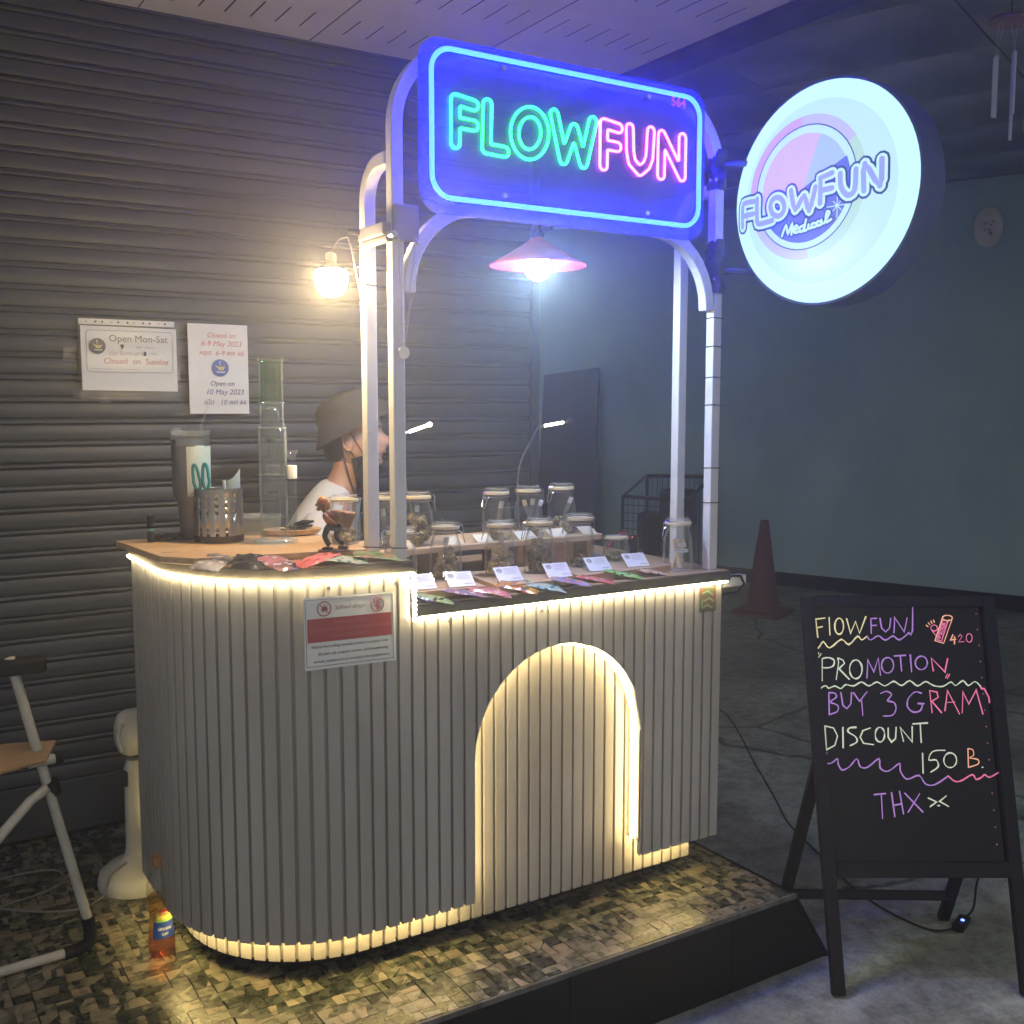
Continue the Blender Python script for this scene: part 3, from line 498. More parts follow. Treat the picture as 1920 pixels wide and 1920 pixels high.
for i in range(8):
    for j in range(3):
        x_ = 2.0 + .575 * (i - 6 if i < 6 else i - 6) ; x_ = 2.0 - .575 * (6 - i) if i < 6 else 2.0 + .575 * (i - 6)
        if x_ > 2.1: continue
        y_ = 3.61 - 1.149 * (j + 1) + .0
        if base is None: 
            base = build('ceiling_board', mb, M_ceil, cl); W = WM[cl.name]
            base.location = (x_ - 1, y_ - 2, 0); base.data.transform(W.inverted())
        else: share(base, 'ceiling_board', cl, (x_ - 1, y_ - 2, rnd.uniform(0, .0006)))
mb = MB(); mb.box(-1.6, 2.57, .16, 3.62, 2.6625, 2.80); build('ceiling_void', mb, mat('slot shade black', (.006, .006, .006), .9, var=.3, scale=5), cl)  # near-black box: shade inside the slots is put into its colour
mb = MB(); mb.box(2.577, 2.70, .16, 4.2, 2.63, 3.2); mb.box(-1.6, 2.576, .1, .16, 2.63, 2.9); build('canopy_beam', mb, mat('dark steel beam', (.1, .1, .105), .6, var=.3, scale=6), kind='structure')

# the far side: yard ceiling, long grey wall, skirting
WD = Vector((.3565, -.9343, 0)); WN = Vector((-.9343, -.3565, 0))        # along the wall (towards us), out of the wall
W0 = Vector((7.08, 6.789, 0))
ang = math.atan2(WD.y, WD.x)
def onwall(t, z, d=0): v = W0 + WD * t + WN * d; return Vector((v.x, v.y, z))
MWall = Matrix.Translation(W0) @ Matrix.Rotation(ang, 4, 'Z')            # x along wall, +y? out of it
mb = MB(); mb.box(-9, 9, 0, .2, -.24, 3.6, MWall)
build('far_wall', mb, M_wall, kind='structure')
mb = MB(); mb.box(-9, 9, -.012, -.001, -.235, -.105, MWall); build('far_wall_skirting', mb, M_skirt, kind='structure')
mb = MB(); mb.box(-2, 14, 13.4, 13.6, -.24, 3.6); build('yard_end_wall', mb, M_wall, kind='structure')
fc = thing('yard_ceiling', 'old stained ceiling boards over the yard on the right', 'ceiling', (5, 4, 3.15), ang); fc['kind'] = 'structure'
WM[fc.name] = (Matrix.Translation((5, 4, 3.15)) @ Matrix.Rotation(ang, 4, 'Z')).inverted()
base = None
for i in range(-7, 7):
    for j in range(-6, 4):
        p = Matrix.Rotation(ang, 3, 'Z') @ Vector((i * 1.2, j * .8, 0)) + Vector((5, 4, 0))
        dw = (p - W0).dot(WN)
        if p.x < 3.1 or dw < -.2 or p.y < .3 or p.y > 12: continue
        if base is None:
            mb = MB(); mb.box(-.595, .595, -.394, .394, 0, .012); base = build('ceiling_board', mb, M_fceil, None, bevel=.002); base.parent = fc
            base.location = (i * 1.2, j * .8, 0)
        else: share(base, 'ceiling_board', fc, (i * 1.2, j * .8, rnd.uniform(0, .008)), (rnd.uniform(-.004, .004), rnd.uniform(-.004, .004), 0))
mb = MB(); mb.box(2.71, 14, .2, 13.5, 3.18, 3.3); build('yard_ceiling_slab', mb, M_dark, kind='structure')

# leaning board, trolley cage and cone in the yard
ld = thing('leaning_board', 'tall dark board leaning on the far wall behind the back row of jars', 'board', tuple(onwall(-2.2, -.225, .12)), ang, world=True)
mb = MB(); t0, t1 = -2.54, -1.88
quad = [onwall(t0, -.225, .22), onwall(t1 + .06, -.225, .22), onwall(t1, 1.775, .05), onwall(t0, 1.71, .05)]
mb.add(quad + [q + WN * .03 for q in quad], [(0, 1, 2, 3), (7, 6, 5, 4), (0, 4, 5, 1), (1, 5, 6, 2), (2, 6, 7, 3), (3, 7, 4, 0)])
build('panel', mb, mat('navy board', (.018, .022, .055), .5, var=.3, scale=4, bump=.05), ld)
cg = thing('wire_trolley', 'dark wire trolley standing against the far wall behind the posts', 'trolley', tuple(onwall(-1, -.225, .3)), ang, world=True)
def wp(t, z, d): return onwall(t, z, d)
mb = MB()
for d in (.1, .55):
    mb.tube([wp(-1.3, -.15, d), wp(-1.3, .55 if d > .3 else .72, d)], .016, 6); mb.tube([wp(-.62, -.15, d), wp(-.62, .55 if d > .3 else .74, d)], .016, 6)
    mb.tube([wp(-1.3, .55 if d > .3 else .72, d), wp(-.62, .55 if d > .3 else .74, d)], .018, 6); mb.tube([wp(-1.3, -.12, d), wp(-.62, -.12, d)], .014, 6)
for t in (-1.3, -.62): mb.tube([wp(t, .55, .55), wp(t, .73, .1)], .016, 6); mb.tube([wp(t, -.12, .55), wp(t, -.12, .1)], .014, 6)
build('frame', mb, M_black, cg)
mb = MB()
for k in range(1, 12): t = -1.3 + .68 * k / 12; mb.tube([wp(t, -.12, .55), wp(t, .55, .55)], .004, 4); mb.tube([wp(t, -.12, .1), wp(t, .72, .1)], .004, 4)
for k in range(1, 9): zz = -.12 + .67 * k / 9; mb.tube([wp(-1.3, zz, .55), wp(-.62, zz, .55)], .004, 4)
build('wire_mesh', mb, M_black, cg, kind='stuff')
mb = MB(); mb.cbox(wp(-.85, .45, .3), (.3, .25, .36)); mb.cbox(wp(-1.08, .2, .32), (.25, .3, .4)); build('load', mb, mat('dark bundles', (.04, .04, .05), .8, var=.5, scale=8), cg, bevel=.05)
for t in (-1.25, -.67):
    for d in (.14, .5):
        mb = MB(); mb.tube([wp(t, -.19, d) - WN * .012, wp(t, -.19, d) + WN * .012], .035, 12); build('wheel', mb, M_black, cg)

cn = thing('traffic_cone', 'faded dark red traffic cone on the street by the far wall', 'traffic cone', (6.0, 5.89, -.225), R(25))
mb = MB(); mb.lathe([(.135, .03), (.127, .05), (.034, .72), (.03, .735), (.022, .735)], 28, cap=True)
M_cone = mat('faded red plastic', (.15, .02, .022), .6, col2=(.1, .016, .02), scale=6, bump=.05)
build('cone_body', mb, M_cone, cn, smooth=True)
mb = MB(); mb.prism(rrect(-.2, .2, -.2, .2, .05), 0, .032, 'z'); build('cone_base', mb, M_cone, cn, bevel=.006)

# ---------------------------------------------------------------- the stall
st = thing('market_stall', 'cream ribbed stall counter with rounded corner, lit arch niche and white tube frame', 'stall', (1.4, 2.55, 0), world=True)
# outline of the front: straight, then a quarter ellipse, then the left side.  s runs from the right corner.
def outline(Yf, inset):
    pts = [(2.118 - inset, Yf), (1.0, Yf)]
    rx, ry = .38 - inset, .38 - inset
    cy_ = Yf + ry
    for i in range(1, 25): a = R(90 * i / 24); pts.append((1.0 - rx * math.sin(a), cy_ - ry * math.cos(a)))
    pts.append((1.0 - rx, 2.9)); return [Vector(p) for p in pts]
def walk(pts, s):
    for a, b in zip(pts[:-1], pts[1:]):
        L = (b - a).length
        if s <= L: return a + (b - a) * (s / L), (b - a).normalized()
        s -= L
    return pts[-1], (pts[-1] - pts[-2]).normalized()
def length(pts): return sum((b - a).length for a, b in zip(pts[:-1], pts[1:]))
AX, ARX, AZ0, ARZ = 1.556, .267, .50, .277
def archz(x):
    u = (x - AX) / ARX
    return None if abs(u) >= 1 else AZ0 + ARZ * math.sqrt(1 - u * u)
PITCH_S, SW = .0358, .0284
def slats(Yf, inset, zb, ztL, ztR, arch, name, th=.009, xstep=1.117):
    pts = outline(Yf, inset); L = length(pts); s = .0045; first = True
    while s + SW < L:
        a, d = walk(pts, s); b, _ = walk(pts, s + SW)
        nrm = Vector((-d.y, d.x)); nrm = nrm if nrm.y < .2 and (nrm.x < .01) else -nrm
        m_ = (a + b) / 2; dirn = (b - a).normalized(); nrm = Vector((dirn.y, -dirn.x))
        if nrm.y > 0 or (abs(nrm.y) < .01 and nrm.x > 0): nrm = -nrm
        zt = ztR if m_.x > xstep else ztL
        xa, xb = a.x, b.x
        segs = [(a, b, zb, zb, None)]
        bot = None
        if arch and s < 1.13:
            lo, hi = min(xa, xb), max(xa, xb)
            if hi > AX - ARX and lo < AX + ARX:
                if lo < AX - ARX: a2 = Vector((AX - ARX, a.y)); segs = [(a2, b, zb, zb, None)] if xb < AX - ARX else segs
                inside_lo, inside_hi = archz(lo) is not None, archz(hi) is not None
                if inside_lo and inside_hi:
                    segs = [(a, b, archz(xa), archz(xb), [(a.lerp(b, t), archz(a.lerp(b, t).x)) for t in (.25, .5, .75)])]
                elif inside_lo:      # crosses the right edge: full-height piece right of the edge
                    e = Vector((AX + ARX, a.y)); segs = []
                    segs.append((a, e, zb, zb, None)) if (a.x - e.x) > .003 else None
                    segs.append((e, b, AZ0, archz(xb), None))
                else:
                    e = Vector((AX - ARX, a.y)); segs = [(a, e, archz(xa), AZ0, None)]
                    if (e.x - b.x) > .003: segs.append((e, b, zb, zb, None))
        mb = MB()
        for p, q, z0, z1, mid in segs:
            poly = [(p, zt), (p, z0)] + ([(v, z) for v, z in mid] if mid else []) + [(q, z1), (q, zt)]
            n_ = len(poly)
            vs = [(v.x, v.y, z) for v, z in poly] + [(v.x + nrm.x * th, v.y + nrm.y * th, z) for v, z in poly]
            mb.add(vs, [tuple(range(n_)), tuple(range(2 * n_ - 1, n_ - 1, -1))] + [((i + 1) % n_, i, i + n_, (i + 1) % n_ + n_) for i in range(n_)])
        build(name, mb, M_slat, st, bevel=.0012)
        s += PITCH_S
slats(2.247, 0, .135, 1.004, .894, True, 'front_slat')
slats(2.307, .055, .062, .8, .8, False, 'inner_slat')
# backing boards
def sheet(pts, z0, z1f, name, m, arch=False, th=.008):
    mb = MB(); L = length(pts); n = 150
    for i in range(n):
        a, _ = walk(pts, L * i / n); b, _ = walk(pts, L * (i + 1) / n); mx = (a.x + b.x) / 2
        za, zb = z0, z0
        if arch and a.y < 2.27:
            za = archz(a.x) or z0; zb = archz(b.x) or z0
            if (za == z0) != (zb == z0): za = zb = max(za, zb) if abs(mx - AX) < ARX else z0
        zt = z1f(mx); d = (b - a).normalized(); nn = Vector((-d.y, d.x))
        if nn.y < 0 or (abs(nn.y) < .01 and nn.x < 0): nn = -nn
        vs = [(a.x, a.y, za), (b.x, b.y, zb), (b.x, b.y, zt), (a.x, a.y, zt)]
        mb.add(vs + [(v[0] + nn.x * th, v[1] + nn.y * th, v[2]) for v in vs], [(0, 1, 2, 3), (7, 6, 5, 4), (0, 4, 5, 1), (2, 6, 7, 3)])
    return build(name, mb, m, st)
sheet(outline(2.2475, .0), .137, lambda x: 1.004 if x < 1.117 else .894, 'front_backing', M_slat_in, True)
sheet(outline(2.3075, .055), .064, lambda x: .8, 'inner_backing', M_slat_in)
# niche lining
mb = MB(); p = [(AX + ARX, .176), (AX + ARX, AZ0)] + [(AX + ARX * math.cos(R(a)), AZ0 + ARZ * math.sin(R(a))) for a in range(5, 180, 5)] + [(AX - ARX, AZ0), (AX - ARX, .14)]
vs = [(x_, 2.2385, z_) for x_, z_ in p] + [(x_, 2.298, z_) for x_, z_ in p] + [(AX + (x_ - AX) * 1.012, 2.2385, z_ + (.003 if z_ > AZ0 else 0)) for x_, z_ in p] ; n_ = len(p)
mb.add(vs, [(i, i + 1, i + 1 + n_, i + n_) for i in range(n_ - 1)] + [(i + 1, i, i + 2 * n_, i + 1 + 2 * n_) for i in range(n_ - 1)])
build('niche_lining', mb, M_slat, st, smooth=True, ang=60)
# carcass, back, base
mb = MB(); mb.box(.9, 2.05, 2.35, 2.36, .05, .8); mb.box(2.095, 2.112, 2.258, 2.9, .14, .90); mb.box(.66, 2.09, 2.885, 2.9, .1, .9); build('carcass', mb, M_slat_in, st)
bp = [(v.x, v.y) for v in outline(2.36, .12)]; mb = MB(); mb.prism(bp + [(1.99, 2.88)], .02, .07, 'z'); build('base', mb, M_black, st)
for cx_, cy_ in ((.85, 2.55), (1.95, 2.45), (1.95, 2.82), (.85, 2.82)):
    mb = MB(); mb.tube([(cx_ - .012, cy_, .025), (cx_ + .012, cy_, .025)], .025, 12); build('castor', mb, M_black, st)
# tops
o = outline(2.238, -.01); lp = [(v.x, v.y) for v in o if v.x <= 1.001]
mb = MB(); mb.prism([(1.118, 2.228)] + lp[0:] + [(1.118, 2.9)], 1.006, 1.031, 'z'); build('left_top_edge', mb, M_trim, st, bevel=.002)
lp2 = [(v.x, v.y) for v in outline(2.243, -.004) if v.x <= 1.001]
mb = MB(); mb.prism([(1.114, 2.236)] + lp2 + [(1.114, 2.894)], 1.0315, 1.034, 'z'); build('left_top', mb, M_top, st)
mb = MB(); mb.box(1.121, 2.138, 2.226, 2.9, .897, .923); build('right_top_edge', mb, M_trim, st, bevel=.002)
mb = MB(); mb.box(1.124, 2.134, 2.234, 2.894, .9235, .926); build('right_top', mb, M_top, st)
mb = MB(); mb.box(1.104, 1.117, 2.25, 2.9, .80, 1.005); build('step_panel', mb, M_slat, st)
# led tapes
def tape(name, path, nrm, wd=.004, dots=0, mt=None, size=.0035):
    P = [Vector(p) for p in path]; mb = MB(); mb.tube(P, 0, sq=wd / 2, up=nrm[0] if isinstance(nrm, list) else nrm)
    o = build(name, mb, mt or M_led, st)
    return o
def dots(name, path, step, r, off=(0, 0, 0), m=None):
    P = [Vector(p) for p in path]; mb = MB(); s = step / 2
    L = [0]
    for a, b in zip(P[:-1], P[1:]): L.append(L[-1] + (b - a).length)
    while s < L[-1]:
        k = max(i for i in range(len(L)) if L[i] <= s); k = min(k, len(P) - 2)
        q = P[k].lerp(P[k + 1], (s - L[k]) / (L[k + 1] - L[k])) + Vector(off); mb.cbox(q, (r, r, r)); s += step
    return build(name, mb, m or M_led_dot, st, kind='stuff')
lpath = [(v.x, v.y, 1.0025) for v in outline(2.2295, -.012) if v.x <= 1.001]
lpath = [(1.112, 2.2295, 1.0025)] + lpath
tape('led_strip', lpath, (0, 0, 1), .005)
dots('led_chips', [(a, b - .0, c - .001) for a, b, c in lpath], .0125, .0045, (-.0012, -.0022, 0))
rpath = [(1.13, 2.2285, .8935), (2.126, 2.2285, .8935)]
tape('led_strip', rpath, (0, 0, 1), .005); dots('led_chips', rpath, .0165, .0042, (0, -.0022, -.0006))
vpath = [(1.1225, 2.230, 1.004), (1.1225, 2.230, .89)]
mb = MB(); mb.box(1.1175, 1.1205, 2.222, 2.242, .885, 1.006); build('led_tape', mb, M_led_tape, st)
dots('led_chips', [(1.1165, 2.2205, 1.003), (1.1165, 2.2205, .887)], .0115, .005); 
tape('led_strip', [(1.1135, 2.2225, 1.004), (1.1135, 2.2225, .888)], (1, 0, 0), .003)
ap = [(AX + ARX - .006, 2.270, .18), (AX + ARX - .006, 2.270, AZ0)] + [(AX + (ARX - .006) * math.cos(R(a)), 2.270, AZ0 + (ARZ - .006) * math.sin(R(a))) for a in range(6, 180, 6)] + [(AX - ARX + .006, 2.270, AZ0), (AX - ARX + .006, 2.270, .145)]
M_led2 = emat('led warm niche', (1.0, .74, .29), 50)
tape('led_strip', ap, (0, 1, 0), .005, mt=M_led2); dots('led_chips', ap, .0125, .0042, (0, -.003, 0))
bpth0 = [(v.x, v.y, .142) for v in outline(2.262, .014)]; bpth = [(AX - ARX - .01, 2.262, .142)] + bpth0[1:]
M_led3 = emat('led warm plinth', (1.0, .74, .27), 85)
tape('led_strip', bpth, (0, 0, 1), .006, mt=M_led3); tape('led_strip', [(AX + ARX + .012, 2.262, .142), (2.09, 2.262, .142)], (0, 0, 1), .006, mt=M_led3)
# screws
for x_, z_ in ((.905, .985), (1.075, .98), (1.10, .955), (1.10, .89), (1.22, .875), (1.49, .872), (2.09, .885)):
    mb = MB(); mb.tube([(x_, 2.2392, z_), (x_, 2.2375, z_)], .0055, 12); build('screw_head', mb, M_steel, st)
# tube frame
T = .0155
BX, DX, FY, RY = 1.1005, 2.0985, 2.275, 2.420
def post(name, path, up=(0, 1, 0)): mb = MB(); mb.tube(path, 0, sq=T, up=up); return build(name, mb, M_white, st, bevel=.003)
ra = .19; zt = 2.235
top = [(BX, FY, 1.034), (BX, FY, zt - ra)] + [(x_, FY, z_) for x_, z_ in arc(BX + ra, zt - ra, ra, 180, 90, 10)[1:]] + [(x_, FY, z_) for x_, z_ in arc(DX - ra, zt - ra, ra, 90, 0, 10)] + [(DX, FY, .926)]
post('front_frame', top)
rb = .20
low = [(BX + .03, FY, 1.665)] + [(x_, FY, z_) for x_, z_ in arc(BX + .03 + rb, 1.672, rb, 180, 90, 10)] + [(x_, FY, z_) for x_, z_ in arc(DX - .03 - rb, 1.672, rb, 90, 0, 10)] + [(DX - .03, FY, 1.665)]
post('lower_arch', low)
for X_, zb, nm in ((BX - .004, 1.034, 'rear_post'), (DX, .926, 'rear_post')):
    rr = .085; zt2 = 1.972 if X_ < 1.5 else 2.0
    pth = [(X_, RY, zb), (X_, RY, zt2 - rr)] + [(X_, y_, z_) for y_, z_ in [(RY - rr + rr * math.cos(R(a)), zt2 - rr + rr * math.sin(R(a))) for a in range(9, 91, 9)]] + [(X_, FY + T + .001, zt2)]
    post(nm, pth, (0, 1, 0))
def tie(x_, y_, z_, tilt=0):
    q = T + .0012; mb = MB(); mb.tube([(x_ - q, y_ - q, z_ + tilt), (x_ + q, y_ - q, z_), (x_ + q, y_ + q, z_ + tilt), (x_ - q, y_ + q, z_)], .0014, 5, closed=True); build('cable_tie', mb, M_black, st)
for z_ in (1.645, 1.565, 1.478, 1.40, 1.22, 1.12): tie(DX, FY, z_, .002)
for z_ in (1.69, 1.045): tie(BX - .004, RY, z_, .003)
tie(BX, FY, 1.06, .002)
# side rail on the right of the counter
mb = MB(); mb.box(2.14, 2.235, 2.262, 2.292, .868, .90); build('side_rail', mb, M_white, st, bevel=.003)
mb = MB(); mb.tube([(2.12, 2.25, .885), (2.16, 2.245, .905), (2.2, 2.25, .90), (2.215, 2.25, .875), (2.19, 2.25, .852), (2.14, 2.26, .85)], .004, 6); build('cable', mb, M_black, st)
# ---------------------------------------------------------------- neon sign
SY = 2.235
ns = thing('neon_sign', 'rectangular clear neon sign with green and pink tube letters inside a blue border', 'neon sign', (1.585, SY, 1.85), world=True)
mb = MB(); mb.prism(rrect(1.148, 2.020, 1.848, 2.247, .055), SY + .006, SY + .011, 'y'); build('plate', mb, M_acryl, ns, smooth=True, ang=30)
bp = rrect(1.176, 1.994, 1.884, 2.222, .052, 8)
mb = MB(); mb.tube([(x_, SY - .003, z_) for x_, z_ in bp], .0062, 8, closed=True, up=(0, 1, 0)); build('border_tube', mb, M_blue, ns, smooth=True)
mb = MB(); mb.tube([(x_, SY + .0035, z_) for x_, z_ in bp], 0, sq=.0035, closed=True, up=(0, 1, 0)); build('tube_holder', mb, mat('clear silicone', (.3, .3, .5), .3, var=.05, scale=20), ns)
for k, (c, strokes) in enumerate(NEON):
    for lp_ in contours(strokes, .0118):
        mb = MB(); mb.tube([(v.x, SY - .002, v.y) for v in lp_], .0034, 6, closed=True, up=(0, 1, 0))
        build('letter_tube', mb, M_green if c == 'g' else M_pink, ns, smooth=True)
text(ns, '564', .034, (1.898, SY + .003, 2.205), (1, 0, -.02), (0, 0, 1), emat('dull pink letters', (.42, .07, .42), .8), name='number', bold=.0012)
for x_, z_ in ((1.371, 2.203), (1.816, 2.203), (1.374, 1.905), (1.816, 1.905)):
    mb = MB(); mb.tube([(x_, SY - .006, z_), (x_, FY - T - .001, z_)], .0065, 14); build('standoff', mb, M_chrome, ns, smooth=True)

# ---------------------------------------------------------------- round light-box sign
RA = R(6); RU = Vector((math.sin(RA), -math.cos(RA), 0)); RN = Vector((-math.cos(RA), -math.sin(RA), 0))
RC0 = Vector((2.2, 1.958, 1.962)); RC = RC0 + RU * -.028 + Vector((0, 0, -.005)); RR = .284
rs = thing('round_sign', 'round glowing light box sign with pastel rings and lettering on the right post', 'illuminated sign', tuple(RC), world=True)
def dome(u, v):
    q = RC0 + RU * u + Vector((0, 0, v)) - RC; r = min(1, math.sqrt(q.dot(RU) ** 2 + q.z ** 2) / RR)
    return .03 * (1 - r ** 4) - .004
def rp(u, v, lift=0): return RC0 + RU * u + Vector((0, 0, v)) + RN * (dome(u, v) + .0015 + lift)
MR = Matrix((( RU.x, 0, RN.x, RC.x), (RU.y, 0, RN.y, RC.y), (0, 1, 0, RC.z), (0, 0, 0, 1)))
def dm(r): return .03 * (1 - (r / RR) ** 4) - .004
mb = MB(); mb.lathe([(0.0005, dm(0))] + [(RR * k / 14 * .83, dm(RR * k / 14 * .83)) for k in range(1, 15)], 72, M=MR, cap=False)
build('face_panel', mb, emat('sign face', (.60, .92, 1.0), 1.0, (.05, .06, .06)), rs, smooth=True)
mb = MB(); mb.lathe([(RR * (.83 + .17 * k / 6), dm(RR * (.83 + .17 * k / 6))) for k in range(7)] + [(RR + .001, -.012)], 72, M=MR, cap=False)
build('face_rim', mb, emat('sign rim glow', (.58, .97, 1.0), 1.15, (.1, .1, .1)), rs, smooth=True)
mb = MB(); mb.lathe([(RR + .0015, -.004), (RR + .007, -.008), (RR + .007, -.105), (RR - .01, -.118), (.001, -.118)], 72, M=MR, cap=False)
M_rim = mat('dark blue painted rim', (.08, .10, .2), .45, var=.12, scale=20, bump=.04); build('rim', mb, M_rim, rs, smooth=True, ang=30)
def ring(r0, r1, a0, a1, c, lift, m, name='print_ring'):
    mb = MB(); n = 48; vs = []
    for i in range(n + 1):
        a = R(a0 + (a1 - a0) * i / n)
        for r in (r0, (r0 + r1) / 2, r1): vs.append(rp(c[0] + r * math.cos(a), c[1] + r * math.sin(a), lift))
    fs = []
    for i in range(n):
        for k in (0, 1): fs.append((3 * i + k, 3 * i + k + 1, 3 * i + k + 4, 3 * i + k + 3))
    mb.add(vs, fs); return build(name, mb, m, rs, smooth=True)
cc = (-.060, .0095)
E1 = emat('print pink', (.72, .47, .86), .95, (.04, .04, .05)); E2 = emat('print lime', (.55, .86, .55), .95, (.04, .04, .05)); E3 = emat('print pale pink', (.62, .62, .93), .95, (.04, .04, .05)); E4 = emat('print pale blue', (.46, .66, .96), .95, (.04, .04, .05))
Ed = emat('print navy', (.02, .08, .20), .7, (.04, .04, .05)); Ed2 = emat('print indigo', (.16, .22, .62), .85, (.04, .04, .05)); Ew = emat('print white', (.62, .95, 1.0), 1.05, (.04, .04, .05)); El = emat('print lilac', (.38, .46, .86), .9, (.04, .04, .05))
ring(.160, .186, 95, 205, cc, .0001, E1); ring(.160, .186, 205, 275, cc, .0001, E3); ring(.160, .186, 275, 300, cc, .0001, E2); ring(.160, .186, 300, 395, cc, .0001, E2); ring(.160, .186, 35, 95, cc, .0001, E3)
ring(.1585, .1615, 0, 360, cc, .0006, Ed)
ring(.001, .138, 25, 205, cc, .0003, E4, 'print_disc'); ring(.001, .138, 70, 205, cc, .0005, emat('print rose', (.76, .58, .86), .95, (.04, .04, .05)), 'print_disc')
ring(.001, .142, 205, 385, cc, .0004, Ed2, 'print_disc')
# a pale five-pointed sparkle on the indigo half
mb = MB()
for k in range(4):
    a = k * PI / 4; r = .03 if k % 2 == 0 else .017
    ribbon(mb, [(.045 - r * math.cos(a), -.052 - r * math.sin(a)), (.045 + r * math.cos(a), -.052 + r * math.sin(a))], .0012, rp, .0007 + k * .00005)
build('print_sparkle', mb, Ew, rs)
for k, (a, b) in enumerate(((-.125, -.06), (-.105, -.085), (-.005, -.05))):
    mb = MB(); mb.add([rp(a, b - .014, .0006), rp(a + .005, b - .003, .0006), rp(a + .016, b, .0006), rp(a + .005, b + .003, .0006), rp(a, b + .014, .0006), rp(a - .005, b + .003, .0006), rp(a - .016, b, .0006), rp(a - .005, b - .003, .0006)], [tuple(range(8))])
    build('print_star', mb, emat('print mid blue', (.22, .42, .8), .9, (.04, .04, .05)), rs)
for r_, m_, lf in ((.0205, Ed, .001), (.0148, Ew, .0016), (.0072, El, .0022)):
    for j, L_ in enumerate(LOGO):
        for i, s_ in enumerate(L_):
            mb = MB(); ribbon(mb, smooth_path([Vector(p) for p in s_], 3) if len(s_) > 3 else s_, r_, rp, lf + j * .00004 + i * .00002); build('print_letter', mb, m_, rs)
for r_, m_, lf in ((.0075, Ed, .0026), (.0036, Ew, .0029)):
    for j, s_ in enumerate(MED):
        mb = MB(); ribbon(mb, smooth_path([Vector(p) for p in s_], 4), r_, rp, lf + j * .00003); build('print_script', mb, m_, rs)
# brackets from the post
for z_, a in ((2.07, .05), (1.775, -.01)):
    mb = MB(); e = RC + RU * -.23 + RN * -.06; mb.tube([(DX, FY, z_), (DX + .05, FY - .03, z_ + .004), (e.x, e.y, z_ + a * .2)], .009, 8); build('bracket_arm', mb, M_rim, rs)
for z_, h in ((2.055, .055), (1.79, .075)):
    tp = MB(); vs = []; n_ = 16; rows = 9
    for i in range(rows):
        zz = z_ - h + 2 * h * i / (rows - 1); rr = .0255 + .004 * math.sin(i * 2.1)
        for j in range(n_):
            a = 2 * PI * j / n_; k = 1 + .35 * noise.noise(Vector((math.cos(a) * 1.4, math.sin(a) * 1.4, zz * 30)))
            vs.append((DX + rr * k * math.cos(a) + .006 * math.sin(i), FY + rr * k * math.sin(a), zz))
    fs = [(i * n_ + j, i * n_ + (j + 1) % n_, (i + 1) * n_ + (j + 1) % n_, (i + 1) * n_ + j) for i in range(rows - 1) for j in range(n_)] + [tuple(range(n_)), tuple((rows - 1) * n_ + j for j in range(n_))]
    tp.add(vs, fs); build('wrapping_tape', tp, mat('crumpled black film', (.03, .03, .06), .35, var=.5, scale=60, bump=.6, bscale=80), rs, smooth=True)

# ---------------------------------------------------------------- lamps
bl = thing('clamp_lamp', 'glowing warm bulb hanging from a clamp on the left rear post', 'lamp', (1.0, 2.42, 1.70), world=True)
BC = (1.0, 2.42, 1.70)
mb = MB(); mb.lathe([(.0005, -.040), (.016, -.038), (.029, -.028), (.0375, -.011), (.0395, .005), (.0385, .018), (.034, .0235)], 28, BC); build('bulb_glass', mb, emat('warm bulb', (1.0, .72, .36), 480), bl, smooth=True)
M_soc = mat('grey socket', (.2, .19, .18), .5, var=.1, scale=20)
mb = MB(); mb.lathe([(.033, .024), (.022, .030), (.013, .038), (.012, .046)], 24, BC); build('bulb_base', mb, M_soc, bl, smooth=True)
mb = MB(); mb.lathe([(.0125, .0465), (.0125, .062), (.005, .066)], 20, BC); build('socket', mb, M_soc, bl, smooth=True)
mb = MB(); mb.tube(smooth_path([(1.0, 2.42, 1.76), (1.012, 2.41, 1.79), (1.03, 2.40, 1.80), (1.04, 2.40, 1.79), (1.06, 2.40, 1.70), (1.078, 2.402, 1.60)], 4), .0018, 6); build('cable', mb, M_soc, bl, smooth=True)
mb = MB(); mb.tube([(1.035, 2.40, 1.815), (1.062, 2.39, 1.812)], .007, 8); build('pivot', mb, M_black, bl)
mb = MB(); mb.box(1.062, 1.09, 2.262, 2.402, 1.792, 1.822); mb.box(1.066, 1.083, 2.25, 2.40, 1.775, 1.791); build('clamp_arm', mb, mat('grey clamp', (.16, .16, .17), .5, var=.15, scale=20), bl, bevel=.004)
mb = MB(); mb.box(1.082, 1.150, 2.245, 2.2585, 1.778, 1.862); build('clamp_jaw', mb, mat('grey clamp', (.16, .16, .17)), bl, bevel=.005)
mb = MB(); mb.tube([(1.076, 2.25, 1.79), (1.076, 2.228, 1.79)], .008, 10); mb.tube([(1.136, 2.246, 1.785), (1.136, 2.226, 1.77)], .004, 8); build('clamp_screw', mb, M_steel, bl)

